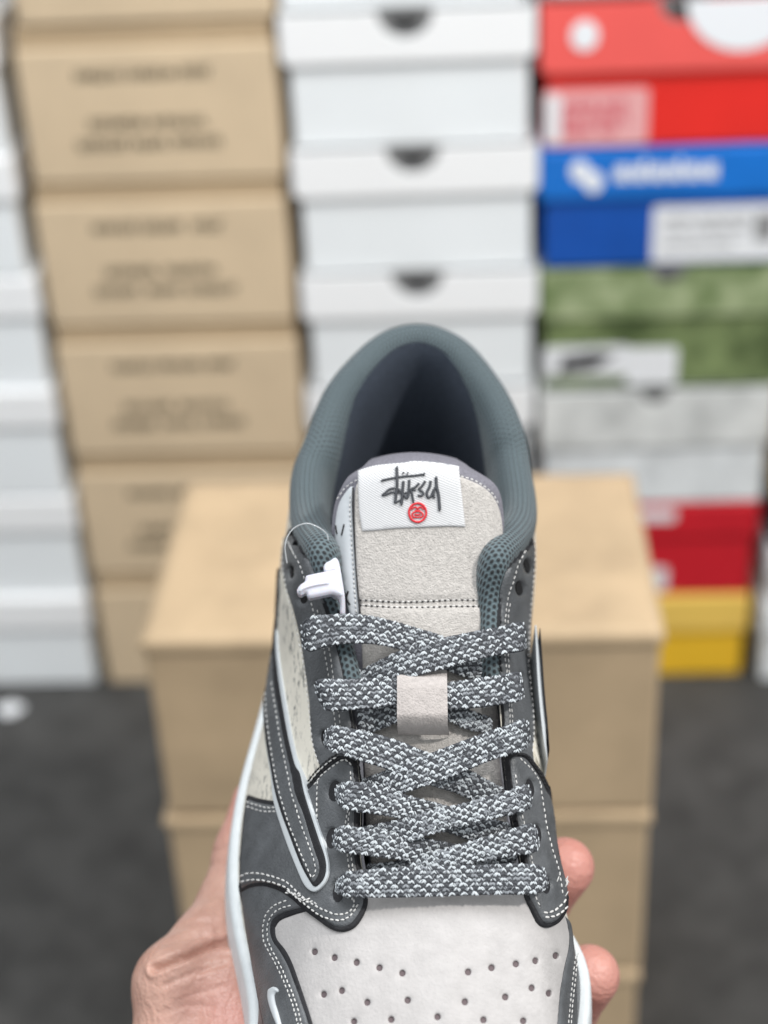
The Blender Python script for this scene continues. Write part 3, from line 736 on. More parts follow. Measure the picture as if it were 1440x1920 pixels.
if np.mean((T.Nn*(CAM-T.G)).sum(2)) < 0: T.Nn = -T.Nn; T.tn = T.Nn.reshape(-1, 3)
back = GT-(TN*.0065)
tongue = grid_obj('tongue', GT, M['trim'], sneaker)
eg = [np.vstack([GT[:, 0], back[:, 0]]), ]
nT = len(TT); Vb = np.vstack([GT[:, 0], back[:, 0], GT[:, -1], back[:, -1]])
mesh_obj('tongue_edge', Vb, [(i, i+1, nT+i+1, nT+i) for i in range(nT-1)]+[(2*nT+i, 3*nT+i, 3*nT+i+1, 2*nT+i+1) for i in range(nT-1)], M['trim'], tongue)
suede_top = [(668, 905), (700, 893), (775, 886), (850, 890), (888, 902), (918, 920), (936, 948), (943, 985), (941, 1040), (935, 1100), (934, 1200), (940, 1320), (946, 1450), (966, 1600), (976, 1712), (712, 1712), (690, 1600), (682, 1500), (680, 1300), (676, 1180), (671, 1110), (667, 1030), (664, 960)]
panel('suede_face', T, suede_top, .0012, M['suede'], M['suede'], tongue, corners=(14, 15), grid=8, fn=lambda x, y: .0009*math.exp(-((y-1050)/70)**2)-.0008*math.exp(-((y-1131)/7)**2))
panel('satin_border', T, [(626, 990), (632, 948), (646, 922), (660, 912), (662, 960), (665, 1030), (669, 1100), (673, 1152), (660, 1158), (650, 1140), (638, 1080), (629, 1035)], .0009, M['satin'], M['satin'], tongue, grid=7, rnd=3)
sb = Bag()
line_on(T, [(662, 914), (661.5, 950), (664, 1000), (667, 1050), (671, 1105), (675, 1150)], .0012, .00028, sb)
mesh_obj('dark_piping', sb.V, sb.F, M['mark'], tongue)
sb = Bag()
for ln in ([(629, 985), (631.5, 1001)], [(645, 983), (640, 1004)], [(635, 1025), (635, 1042), (638, 1055)], [(653, 1108), (650, 1122), (656, 1134)], [(647, 1112), (652, 1130)], [(623, 1003), (626, 1012)]):
    line_on(T, ln, .0010, .00027, sb)
mesh_obj('pen_marks', sb.V, sb.F, M['mark'], tongue)
sb = Bag()
stitches(sb, T, [(657, 925), (656, 960), (659, 1010), (662, 1060), (665, 1110), (668, 1150)], .0010, 9, 6, 2.4, 0)
stitches(sb, T, [(631, 938), (645, 917), (660, 905), (672, 899)], .0006, 9, 7, 2.6, 0)
stitches(sb, T, [(862, 893), (885, 899), (908, 912), (924, 926), (935, 945)], .0006, 9, 7, 2.6, 0)
stitches(sb, T, [(872, 986), (900, 991), (925, 1000), (942, 1012)], .0012, 9, 6, 2.2, 0)
stitches(sb, T, [(676, 1124), (740, 1128), (800, 1127), (860, 1124), (930, 1126)], .0010, 10.5, 6.5, 2.4, 0)
stitches(sb, T, [(676, 1134), (740, 1138), (800, 1138), (860, 1136), (930, 1137)], .0010, 10.5, 6.5, 2.4, 0)
for ln in ([(676, 1124), (740, 1128), (800, 1127), (860, 1124), (930, 1126)], [(676, 1134), (740, 1138), (800, 1138), (860, 1136), (930, 1137)]):
    L_ = crom(ln, 8); Q_ = resample(L_, 10.5)
    for p in Q_:
        P, n = T.hit(p[0], p[1]+1, .0011); sb.add(capsule(P, n, SX, .00042, .0003, .0002), 1)
mesh_obj('stitching', sb.V, sb.F, [M['thread'], M['mark']], tongue, midx=sb.M, kind='stuff')
# label with wordmark and emblem
lab = panel('woven_label', T, [(670, 881), (700, 872), (735, 868), (760, 866), (777, 863), (820, 866), (861, 873), (864, 905), (869, 950), (873, 988), (840, 987), (790, 989), (741, 991), (700, 995), (679, 996), (673, 960), (671, 920)], .0022, M['label'], M['label'], tongue, corners=(0, 6, 9, 14), grid=6, rnd=2.5, rdrop=.0003, base=.0006)
Z8 = lambda x, y: (640+x/5.538, 840+y/5.538)
sb = Bag()
for ln, w in (([(575, 205), (578, 300), (578, 400), (566, 500), (560, 572)], 1.0), ([(425, 335), (520, 315), (640, 296), (760, 286), (862, 272)], .75), ([(640, 256), (647, 262)], 1.0), ([(684, 260), (692, 263)], 1.0),
              ([(556, 415), (500, 428), (450, 470), (425, 490), (470, 482), (520, 460), (560, 462), (588, 440)], .8), ([(645, 345), (636, 450), (625, 582)], .95), ([(560, 572), (600, 548), (625, 535)], .7), ([(706, 330), (700, 430), (684, 520), (650, 490), (610, 445), (590, 430)], .85),
              ([(590, 462), (640, 470), (700, 462)], .65), ([(808, 365), (770, 405), (722, 432), (735, 480), (740, 520), (748, 550)], .85), ([(722, 432), (775, 440)], .6), ([(872, 342), (835, 400), (808, 430), (850, 462), (838, 495), (795, 492)], .8),
              ([(928, 340), (918, 400), (888, 462), (900, 514), (935, 498), (960, 440), (985, 400)], .85), ([(962, 430), (958, 480), (966, 522)], .8), ([(984, 308), (990, 400), (1008, 480), (1016, 560), (1022, 638)], 1.0),
              ([(424, 332), (430, 340)], 1.4), ([(570, 205), (580, 208)], 1.4), ([(855, 272), (866, 275)], 1.3), ([(1016, 634), (1030, 638)], 1.4), ([(742, 548), (756, 552)], 1.3), ([(620, 580), (632, 584)], 1.2), ([(978, 310), (990, 312)], 1.3)):
    line_on(T, [Z8(*p) for p in ln], .0024, .00047*w, sb, step=1.6)
mesh_obj('wordmark', sb.V, sb.F, M['lace_dark'], tongue)
sb = Bag()
def arc(cx, cy, rx, ry, a0, a1, n=14): return [Z8(cx+rx*math.cos(math.radians(a)), cy+ry*math.sin(math.radians(a))) for a in np.linspace(a0, a1, n)]
for ln, w in ((arc(792, 672, 90, 98, 0, 360, 26), 1.0), (arc(763, 640, 28, 26, 175, 350), .75), (arc(822, 640, 28, 26, 190, 365), .75), (arc(792, 694, 56, 36, -240, 60, 18), .8), ([Z8(765, 650), Z8(792, 646), Z8(820, 650)], .6),
              ([Z8(762, 700), Z8(774, 684), Z8(785, 702), Z8(792, 690), Z8(800, 702), Z8(810, 684), Z8(822, 700)], .6), ([Z8(765, 715), Z8(792, 724), Z8(820, 714)], .6)):
    line_on(T, ln, .0024, .00036*w, sb, step=1.6, curve=False)
mesh_obj('round_emblem', sb.V, sb.F, M['red_thread'], tongue)
# suede keeper strap for the laces
gs = []; 
for i, yv in enumerate(np.linspace(1252, 1378, 26)):
    t = i/25; lift = .0094*min(1, math.sin(math.pi*min(max((t*1.02), 0), 1))**.55*1.15)
    gs.append([hit_n((744.5+3*max(0, t-.75)*4)*(1-k/14)+(838+2*t+5*max(0, t-.85)*4)*k/14, yv+(1.5 if k in (0, 14) else 0), lambda l, x, d=lift-.0025-.0006*(abs(k-7)/7)**4: nth(l)+d) for k in range(15)])
gs = np.array(gs); o_ = gs-TN*.0016
grid_obj('lace_keeper', gs, M['strap'], tongue)
nk = 26; Vb = np.vstack([gs[:, 0], o_[:, 0], gs[:, -1], o_[:, -1]])
mesh_obj('lace_keeper_edge', Vb, [(i, i+1, nk+i+1, nk+i) for i in range(nk-1)]+[(2*nk+i, 3*nk+i, 3*nk+i+1, 2*nk+i+1) for i in range(nk-1)], M['strap'], tongue)

# ------------------------------------------------------------------ upper panels
HV, HM, HQ, HO, HE, HS = .0010, .0018, .0010, .0027, .0019, .0044
perf = [(588.5, 1784), (626, 1795), (668, 1804), (711, 1814), (754, 1824), (878, 1822), (922, 1814), (968, 1807), (1005.5, 1801), (1044, 1792), (606, 1864), (640, 1857), (688, 1879), (764, 1875), (872, 1878), (948, 1869), (998, 1852), (1031, 1862),
        (663, 1915), (733, 1911), (820, 1906), (907, 1912), (982, 1914), (620, 1950), (700, 1965), (780, 1962), (860, 1962), (945, 1965), (1020, 1950), (650, 2010), (740, 2020), (820, 2024), (900, 2020), (990, 2010)]
vout = [(570, 1706), (545, 1716), (522, 1724), (513, 1738), (516, 1760), (533, 1783), (545, 1806), (557, 1838), (569, 1873), (583, 1917), (600, 1990), (640, 2090), (720, 2170), (820, 2200), (920, 2175), (1000, 2100), (1035, 2000), (1049, 1917), (1054, 1862), (1061, 1817), (1070, 1775), (1071, 1748), (1063, 1718),
        (1020, 1690), (985, 1676), (968, 1672), (932, 1652), (880, 1645), (838, 1644), (790, 1645), (735, 1649), (700, 1666), (640, 1690)]
holes = [ell(x, y, 6.2, 6.6, 12) for x, y in perf]
vamp = panel('toe_box', U, vout, HV, M['vamp'], M['vamp'], sneaker, holes=holes, corners=(), grid=11, rnd=3, rdrop=.0003)
sb = Bag()
for x, y in perf: sb.add(([U.hit(p[0], p[1], .0003)[0] for p in ell(x, y, 7.5, 8, 10)], [list(range(10))]))
mesh_obj('perforation_lining', sb.V, sb.F, M['perf'], vamp, kind='stuff')
# mudguard: black raw layer under the leather layer
mud_in = [(640, 1712), (600, 1708), (566, 1710), (545, 1718), (526, 1726), (516, 1739), (518, 1760), (535, 1782), (547, 1805), (559, 1838), (571, 1873), (585, 1917), (602, 1990)]
mud = [(452, 1700), (462, 1766), (486, 1898), (505, 1980)]+[(602, 1990), (585, 1917), (571, 1873), (559, 1838), (547, 1805), (535, 1782), (518, 1760), (515, 1740), (524, 1727), (545, 1717.5), (575, 1709), (600, 1706), (560, 1680), (500, 1650), (448, 1652)]
panel('mudguard_edge', U, mud, HM-.0005, M['edge'], M['edge'], sneaker, corners=(3, 4, 11, 14), grid=12, rnd=2)
mud2 = [(452, 1700), (462, 1766), (486, 1898), (505, 1980), (594, 1990), (577, 1920), (562, 1875), (549, 1840), (537, 1808), (524, 1785), (508, 1762), (504, 1738), (513, 1720), (540, 1708), (575, 1700), (600, 1698), (560, 1672), (500, 1645), (447, 1652)]
mudguard = panel('mudguard', U, mud2, HM, M['leather'], M['edge'], sneaker, corners=(3, 4, 15, 18), grid=9)
mr = [(1065, 1718), (1072, 1748), (1071, 1778), (1062, 1818), (1055, 1862), (1050, 1917), (1040, 1990), (1075, 1990), (1086, 1914), (1084, 1840), (1080, 1780), (1075, 1735)]
panel('mudguard', U, mr, HM, M['leather'], M['edge'], sneaker, corners=(0, 6, 7), grid=8)
sb = Bag()
for ln in ([(538, 1688), (522, 1694), (507.5, 1703), (497, 1719), (493, 1739), (494, 1762), (500, 1777), (513, 1800), (525, 1824), (535, 1847), (545, 1873), (554, 1902), (562, 1935)],
           [(547, 1698), (531, 1701), (514, 1711), (504, 1726), (501, 1745), (503, 1765), (510, 1781), (522, 1803), (533, 1826), (543, 1849), (552, 1872), (561, 1902), (569, 1935)]):
    stitches(sb, U, ln, HM, 9.5, 7.6, 3.0)
stitches(sb, U, [(1083.7, 1785), (1078.5, 1834), (1073, 1886), (1070, 1930)], HM, 10, 8, 3.4); stitches(sb, U, [(1079, 1790), (1074, 1834), (1068.5, 1886), (1065, 1930)], HM, 10, 8, 3.0)
mesh_obj('mudguard_stitching', sb.V, sb.F, [M['thread'], M['black_thread']], sneaker, midx=sb.M, kind='stuff')
# small light swoosh on the mudguard
panel('mini_swoosh', U, [(499, 1857), (503, 1852), (510, 1849), (517, 1852), (519, 1858), (514, 1860), (511, 1866), (513, 1880), (519, 1900), (526, 1925), (535, 1950), (528, 1950), (517, 1925), (506, 1898), (499, 1874)], HM+.0007, M['piping'], M['piping'], sneaker, grid=5, rnd=4, rdrop=.0005, base=HM-.0005, step=2.5)

# quarter leather, left
quart = [(524, 930), (530, 985), (524, 1040), (528, 1085), (548, 1150), (563, 1209), (571, 1257), (579, 1315), (581, 1354), (585, 1389), (593, 1419), (600, 1440), (574, 1478), (545, 1500), (515, 1512), (463, 1500), (468, 1470), (480, 1425), (497, 1352), (506, 1280), (516, 1180), (519, 1080), (518, 1000)]
panel('quarter_leather', U, quart, HQ, M['cream'], M['cream'], sneaker, grid=9, rnd=3, rdrop=.0002)
quart_r = [(1003, 1165), (1001, 1280), (1005, 1340), (1004, 1405), (1018, 1445), (1034, 1470), (1031, 1430), (1025, 1380), (1014, 1260), (1008, 1180)]
panel('quarter_leather', U, quart_r, HQ, M['cream'], M['cream'], sneaker, grid=7, rnd=2, rdrop=.0002)
# left eyestay, upper piece
e_holes = [ell(543, 1072, 4.2, 13, 12, -4), ell(566, 1122, 8, 11, 12), ell(606, 1384, 7.5, 15, 12, -8), ell(598, 1290, 7, 12, 12, -8)]
est = [(540, 990), (532, 1004), (527, 1022), (523, 1050), (526, 1078), (533, 1104), (543, 1134), (555, 1179), (561, 1209), (568.5, 1257), (576, 1315), (578, 1354), (581.5, 1389), (589.5, 1419), (600, 1445), (630, 1440), (660, 1430), (664, 1405), (652, 1345), (640, 1275), (630, 1225), (614, 1150), (601, 1110), (581, 1066), (563, 1022), (552, 998)]
left_eyestay = panel('eyestay', U, est, HE, M['leather'], M['edge'], sneaker, holes=e_holes, corners=(14, 16), grid=8, rnd=5, rdrop=.0008)
sb = Bag()
for x, y, rx, ry, ro in ((543, 1072, 4.6, 13.5, -4), (566, 1122, 8.5, 11.5, 0), (606, 1384, 8, 15.5, -8), (598, 1290, 7.5, 12.5, -8)):
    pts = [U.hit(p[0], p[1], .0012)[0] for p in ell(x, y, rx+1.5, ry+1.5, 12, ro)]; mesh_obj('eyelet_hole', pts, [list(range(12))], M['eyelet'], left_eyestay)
sb = Bag()
stitches(sb, U, [(529.6, 1030), (529, 1054), (533.5, 1087), (540, 1119), (548, 1148), (556, 1179), (562, 1211), (570, 1247), (575.6, 1296), (578.5, 1321), (582, 1354), (585, 1387), (591, 1411), (598, 1432)], HE, 10.5, 7.5, 2.8)
stitches(sb, U, [(538, 1012), (548, 1034), (558, 1050.5), (569.5, 1080), (583, 1126), (588, 1148), (600, 1185), (608, 1218), (616, 1267), (627, 1341), (632, 1395)], HE, 10.5, 7.5, 2.8)
stitches(sb, U, [(594, 1142), (608, 1180), (619, 1226), (625, 1271), (636, 1340), (641, 1390)], HE, 10.5, 7.5, 2.8)
stitches(sb, U, [(541, 1018), (552, 1042)], HE, 9, 7, 2.4)
mesh_obj('stitching', sb.V, sb.F, [M['thread'], M['black_thread']], left_eyestay, midx=sb.M, kind='stuff')
# lower overlay, left (forefoot overlay carrying the bottom three eyelets)
ov_b = [(688, 1684), (681, 1712), (664, 1736), (643, 1745), (621, 1742), (595, 1726), (566, 1705), (545, 1686), (522, 1671), (493, 1662), (467, 1665), (449, 1675)]
ov_top = [(447, 1640), (449, 1590), (454, 1535), (461, 1489), (478, 1495), (498, 1499), (515, 1500), (545, 1492), (573, 1471), (595, 1446), (614, 1428), (634, 1416), (655, 1420), (668, 1440), (669, 1480), (668, 1550), (669, 1605), (680, 1655)]
o_h = [ell(625, 1483, 11, 19, 14, 8), ell(620, 1571, 10.5, 19, 14, 8), ell(633, 1671, 10.5, 20, 14, 8)]
panel('overlay_edge', U, ov_top+ov_b, HO-.0006, M['edge'], M['edge'], sneaker, corners=(3, 29), grid=12, rnd=2)
ov_b2 = [(681, 1686), (673, 1709), (658, 1729), (641, 1737), (622, 1734), (598, 1718), (569, 1697), (548, 1678), (524, 1664), (494, 1655), (467, 1657.5), (449, 1666)]
ov_t2 = [(447, 1640), (449, 1590), (454, 1535), (461, 1497), (478, 1503), (498, 1507), (515, 1508), (545, 1500), (577, 1477), (599, 1452), (617, 1435), (635, 1424), (650, 1427), (661, 1441), (663, 1480), (662, 1550), (663, 1605), (674, 1655)]
overlay = panel('forefoot_overlay', U, ov_t2+ov_b2, HO, M['leather'], M['edge'], sneaker, holes=o_h, corners=(3, 29), grid=9, rnd=5, rdrop=.0008)
sb = Bag()
for x, y, rx, ry, ro in ((625, 1483, 12, 20, 8), (620, 1571, 11.5, 20, 8), (633, 1671, 11.5, 21, 8)):
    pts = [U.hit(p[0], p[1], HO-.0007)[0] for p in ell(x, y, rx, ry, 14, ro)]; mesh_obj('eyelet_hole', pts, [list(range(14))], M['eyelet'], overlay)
sb = Bag()
rA = [(449, 1644), (459, 1639), (478, 1637), (502, 1641), (519, 1646), (538.6, 1654), (552, 1667.5), (572, 1685), (595, 1700.5), (614, 1709), (630, 1715), (645.5, 1714), (657, 1708), (665, 1695), (663, 1684)]
rB = [(450, 1655), (465, 1650), (486, 1650), (507.5, 1654), (527, 1660), (540.5, 1667.5), (556, 1683), (575.6, 1698.6), (599, 1716), (616, 1723), (634, 1726), (651, 1722), (663, 1710), (672, 1694)]
for r_ in (rA, rB): stitches(sb, U, r_, HO, 10, 8.4, 3.6)
stitches(sb, U, [(581, 1466), (595, 1449), (614, 1431), (632, 1419)], HO, 10, 8, 3.2, 0); stitches(sb, U, [(588, 1473), (604, 1453), (624, 1437), (643, 1424), (653, 1427), (659, 1436)], HO, 10, 8, 3.2, 0)
stitches(sb, U, [(596, 1462), (594, 1489), (594, 1518), (595, 1545)], HO, 10.5, 8.2, 3.2)
for ln in ([(657, 1444), (658, 1480), (652, 1520), (648, 1545), (650, 1590), (655, 1630), (661, 1690)], [(665, 1446), (664, 1470), (658, 1510), (653, 1545), (657, 1590), (662, 1632), (669, 1680)]): stitches(sb, U, ln, HO, 10.5, 8.2, 3.0)
for ln in ([(461, 1503), (478, 1509), (498, 1514), (516, 1514)], [(461, 1511), (480, 1518), (498, 1522), (518, 1521)]): stitches(sb, U, ln, HO, 8.5, 6.6, 2.8)
for k in range(16):
    t = k/15; a = (540+48*t+np.random.uniform(-5, 5), 1668+28*t+np.random.uniform(-6, 6)); P, n = U.hit(a[0], a[1], HO); sb.add(capsule(P+n*.0002, n, CR*np.random.uniform(.3, 1)-CU*np.random.uniform(-.3, .9), .0007, .00027))
mesh_obj('stitching', sb.V, sb.F, [M['thread'], M['black_thread']], overlay, midx=sb.M, kind='stuff')
sb = Bag()
stitches(sb, U, [(577, 1466), (592, 1447), (612, 1427), (633, 1414)], HO, 7, 7.5, 4.4, 0, .2); stitches(sb, U, [(585, 1469), (600, 1450), (619, 1434), (637, 1421)], HO, 7, 7, 3.4, 0, .2)
mesh_obj('black_cord_stitching', sb.V, sb.F, [M['black_thread'], M['edge']], overlay, midx=sb.M, kind='stuff')

swf = lambda x, y: -.0019*min(1, max(0, (1490-y)/70))       # the swoosh sits lower where only the quarter is under it
# swoosh, left: white piping layer, black layer, leather layer
sw_white = [(515, 1170), (518.5, 1218), (527, 1277), (537, 1335), (546, 1384), (557.5, 1432), (568, 1466), (577, 1496), (590.5, 1536), (604.5, 1577), (613, 1611), (615, 1634), (608, 1655), (591, 1671), (578, 1668), (567, 1655), (555, 1628), (539, 1588), (524, 1545), (511, 1500), (506, 1452), (497, 1395), (493, 1335), (497, 1277), (505, 1215), (512, 1170)]
sw_black = [(518, 1048), (517.5, 1110), (514, 1165), (514, 1218), (520, 1277), (529.5, 1335), (538.5, 1384), (550.5, 1432), (560, 1450), (569, 1489), (582, 1531), (597, 1576), (607, 1605), (610, 1628), (605, 1648), (591, 1662), (582, 1655), (566, 1627), (553, 1596), (541, 1564), (526, 1524), (513, 1479), (506, 1440), (497, 1390), (492, 1335), (495, 1277), (504, 1218), (510, 1165), (514.5, 1110), (516.5, 1048)]
sw_top = [(508, 1190), (508, 1230), (511, 1277), (521, 1335), (530, 1384), (541, 1432), (543, 1442), (553, 1489), (567, 1524), (577, 1557), (588, 1592), (596, 1615), (598, 1633), (592, 1648), (584, 1655), (576, 1641), (568, 1626), (556, 1597), (544, 1565), (529, 1525), (515, 1480), (508, 1440), (499, 1390), (494, 1335), (496, 1277), (503, 1230), (506, 1190)]
swoosh = panel('swoosh', U, sw_top, HS, M['leather'], M['edge'], sneaker, grid=7, rnd=5, rdrop=.0006, hf=swf)
panel('swoosh_foam', U, sw_black, HS-.0004, M['edge'], M['edge'], swoosh, grid=9, rnd=2.5, rdrop=.0002, hf=swf)
panel('swoosh_piping', U, sw_white, HS-.0008, M['piping'], M['piping'], swoosh, grid=9, rnd=2.5, rdrop=.0002, hf=swf)
sb = Bag()
stitches(sb, U, [(497, 1296), (498.5, 1335), (503, 1374), (509.5, 1413), (515, 1448), (521, 1475), (529, 1504), (540.5, 1541), (554, 1576), (568, 1609), (579, 1634), (584, 1646)], HS, 10.5, 7.8, 3.0, hf=swf)
stitches(sb, U, [(508.5, 1277), (513, 1306), (519, 1345), (525, 1383.6), (532, 1417), (539, 1450), (546, 1485), (556, 1518), (566, 1549), (579.5, 1586), (589, 1615), (592, 1634), (585, 1647)], HS, 10.5, 7.8, 3.0, hf=swf)
mesh_obj('stitching', sb.V, sb.F, [M['thread'], M['black_thread']], swoosh, midx=sb.M, kind='stuff')
# right eyestay
er_h = [ell(992, 1062, 6.2, 14, 12, -12), ell(977, 1104, 7.5, 13.5, 12, -10), ell(979, 1275, 6, 13, 12, -8), ell(990, 1384, 6, 13, 12, -8)]
er = [(1007, 986), (1004, 1008), (1008, 1041), (1007, 1074), (1004, 1113), (1000, 1179), (999, 1218), (1000, 1277), (1005, 1325), (1006, 1364), (1003, 1403), (1006, 1435), (990, 1440), (965, 1432), (953, 1425), (949, 1380), (950, 1340), (940, 1250), (935, 1180), (940, 1119), (947, 1089), (957, 1064), (970, 1038), (985, 1008), (998, 992)]
right_eyestay = panel('eyestay', U, er, HE, M['leather'], M['edge'], sneaker, holes=er_h, corners=(11, 14), grid=8, rnd=5, rdrop=.0008)
sb = Bag()
for x, y, rx, ry, ro in ((992, 1062, 6.8, 14.5, -12), (977, 1104, 8, 14, -10), (979, 1275, 6.5, 13.5, -8), (990, 1384, 6.5, 13.5, -8)):
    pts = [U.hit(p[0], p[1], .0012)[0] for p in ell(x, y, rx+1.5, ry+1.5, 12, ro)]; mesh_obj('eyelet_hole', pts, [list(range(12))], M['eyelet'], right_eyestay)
sb = Bag()
stitches(sb, U, [(1002, 1012), (1003, 1045), (999.7, 1093), (994, 1152), (993, 1170), (991.7, 1199), (991, 1238), (993.6, 1267), (997.5, 1306), (1000, 1335), (1001, 1374), (998, 1412)], HE, 10.5, 8, 3.0)
stitches(sb, U, [(995, 1011), (982, 1039), (970.5, 1062), (962, 1093), (954, 1113), (948, 1152), (946, 1200), (947, 1238), (950, 1257), (955.7, 1339), (957, 1400)], HE, 10.5, 8, 2.8)
stitches(sb, U, [(957, 1130), (953, 1152), (951, 1200), (952.8, 1234), (955, 1262), (960, 1339), (963, 1400)], HE, 10.5, 8, 2.8)
mesh_obj('stitching', sb.V, sb.F, [M['thread'], M['black_thread']], right_eyestay, midx=sb.M, kind='stuff')
# lower overlay, right
orr = [(953, 1418), (974, 1410), (992, 1414), (1007, 1431), (1023, 1454), (1034, 1478), (1039, 1492), (1047, 1537), (1056, 1572), (1063, 1612), (1067, 1640), (1069, 1673), (1066, 1706), (1054, 1727), (1041, 1736), (1027, 1739), (1013, 1731), (998, 1705), (983, 1673), (984, 1610), (966, 1537), (957, 1475)]
orr2 = [(960, 1424), (975, 1418), (989, 1421), (1003, 1438), (1017, 1459), (1028, 1482), (1037, 1497), (1047, 1537), (1056, 1572), (1063, 1612), (1067, 1640), (1068, 1668), (1064, 1698), (1053, 1720), (1041, 1729), (1029, 1731), (1019, 1724), (1006, 1701), (992, 1672), (991, 1610), (973, 1537), (964, 1475)]
or_h = [ell(997, 1477, 7.5, 17, 12, -10), ell(1010, 1562, 8, 17, 12, -12), ell(1026, 1658, 8.5, 17, 12, -8)]
panel('overlay_edge', U, orr, HO-.0006, M['edge'], M['edge'], sneaker, grid=12, rnd=2)
overlay_r = panel('forefoot_overlay', U, orr2, HO, M['leather'], M['edge'], sneaker, holes=or_h, grid=9, rnd=5, rdrop=.0008)
sb = Bag()
for x, y, rx, ry, ro in ((997, 1477, 8, 18, -10), (1010, 1562, 8.5, 18, -12), (1026, 1658, 9, 18, -8)):
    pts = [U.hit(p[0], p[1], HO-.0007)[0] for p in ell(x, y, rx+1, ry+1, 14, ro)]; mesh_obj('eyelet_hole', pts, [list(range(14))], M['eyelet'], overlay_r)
sb = Bag()
for ln in ([(966, 1450), (969, 1473), (981, 1537), (997, 1609), (1004, 1680), (1013, 1699)], [(1013.6, 1469), (1015.5, 1489), (1019.4, 1512), (1025, 1549), (1033, 1582), (1041, 1609), (1048.6, 1634), (1052.5, 1658), (1055, 1677)]): stitches(sb, U, ln, HO, 11, 8.6, 3.2)
for ln in ([(1018, 1711), (1035, 1710), (1050.5, 1699), (1062, 1685)], [(1021, 1720), (1039, 1718), (1054, 1710), (1065, 1698)]): stitches(sb, U, ln, HO, 11, 9.5, 4.2)
stitches(sb, U, [(974, 1421), (984, 1430), (995.5, 1441), (1007, 1456), (1014, 1472)], HO, 9, 7.5, 3.4)
for k in range(7):
    P, n = U.hit(1062+np.random.uniform(-4, 4), 1655+np.random.uniform(-12, 22), HO); sb.add(capsule(P+n*.0004, n, CU*np.random.uniform(.4, 1)+CR*np.random.uniform(-.4, .6), .0011, .0002))
mesh_obj('stitching', sb.V, sb.F, [M['thread'], M['black_thread']], overlay_r, midx=sb.M, kind='stuff')
sb = Bag()
stitches(sb, U, [(972, 1414), (988, 1417), (1001, 1432), (1015, 1452), (1023, 1465), (1032, 1480)], HO, 8, 8, 4.4, 0, .2); stitches(sb, U, [(992, 1425), (1004, 1440), (1016, 1460), (1027, 1482)], HO, 8, 7.4, 3.8, 0, .2)
mesh_obj('black_cord_stitching', sb.V, sb.F, [M['black_thread'], M['edge']], overlay_r, midx=sb.M, kind='stuff')
# right swoosh seen edge-on: white layer and black layer standing off the side
def edge_layer(name, pts, w_px, mat_, depth):
    L_ = resample(crom(pts, 6), 8); V = []; Fc = []
    for i, p in enumerate(L_):
        t = i/(len(L_)-1); w = w_px*min(1, 1.0*math.sin(math.pi*min(.5, .12+t*.9)))*(1 if t < .75 else (1-t)/.25*.85+.15)
        A = hit_n(p[0], p[1], lambda l, x: nth(l)-.020-.006*t); B = hit_n(p[0]+w, p[1], lambda l, x: nth(l)-.021-.006*t)
        V += [A, B, B-SN*depth, A-SN*depth]
    for i in range(len(L_)-1):
        for k in range(4): Fc.append((i*4+k, i*4+(k+1) % 4, i*4+4+(k+1) % 4, i*4+4+k))
    n_ = len(V); Fc += [(3, 2, 1, 0), (n_-4, n_-3, n_-2, n_-1)]
    return mesh_obj(name, V, Fc, mat_, sneaker, smooth=False)
edge_layer('swoosh_piping', [(1003, 1172), (1005, 1210), (1008, 1270), (1013, 1330), (1019, 1385), (1026, 1425)], 7, M['piping'], .022)
edge_layer('swoosh', [(1012, 1178), (1013, 1210), (1016, 1270), (1021, 1330), (1027, 1380), (1030, 1405)], 3.5, M['edge'], .020)

# throat rim lining: white-lilac lip and black layer just inside both eyestays
def lip(name, pts, off0, w, mat_, drop):
    L_ = resample(crom(pts, 6), 8); V = []; Fc = []
    for p in L_:
        A = hit_n(p[0]+off0, p[1], lambda l, x: nth(l)-.0012-drop); B = hit_n(p[0]+off0+w, p[1], lambda l, x: nth(l)-.0012-drop-.0008)
        V += [A, B, B-TN*.006, A-TN*.006]
    for i in range(len(L_)-1):
        for k in range(4): Fc.append((i*4+k, i*4+(k+1) % 4, i*4+4+(k+1) % 4, i*4+4+k))
    n_ = len(V); Fc += [(3, 2, 1, 0), (n_-4, n_-3, n_-2, n_-1)]
    return mesh_obj(name, V, Fc, mat_, sneaker, smooth=False)
rimL = [(606, 1130), (614, 1150), (630, 1225), (640, 1275), (652, 1345), (666, 1420), (669, 1480), (668, 1550), (669, 1605), (678, 1650), (684, 1672)]
rimR = [(938, 1130), (935, 1180), (940, 1250), (950, 1340), (951, 1400), (956, 1460), (966, 1537), (980, 1605), (982, 1665), (996, 1702), (1008, 1728)]
lip('black_lining_layer', rimL, -3, 9, M['edge'], .0006); lip('lining_lip', rimL, 6, 7, M['lining'], .0016)
lip('black_lining_layer', rimR, 3, -9, M['edge'], .0006); lip('lining_lip', rimR, -6, -7, M['lining'], .0016)

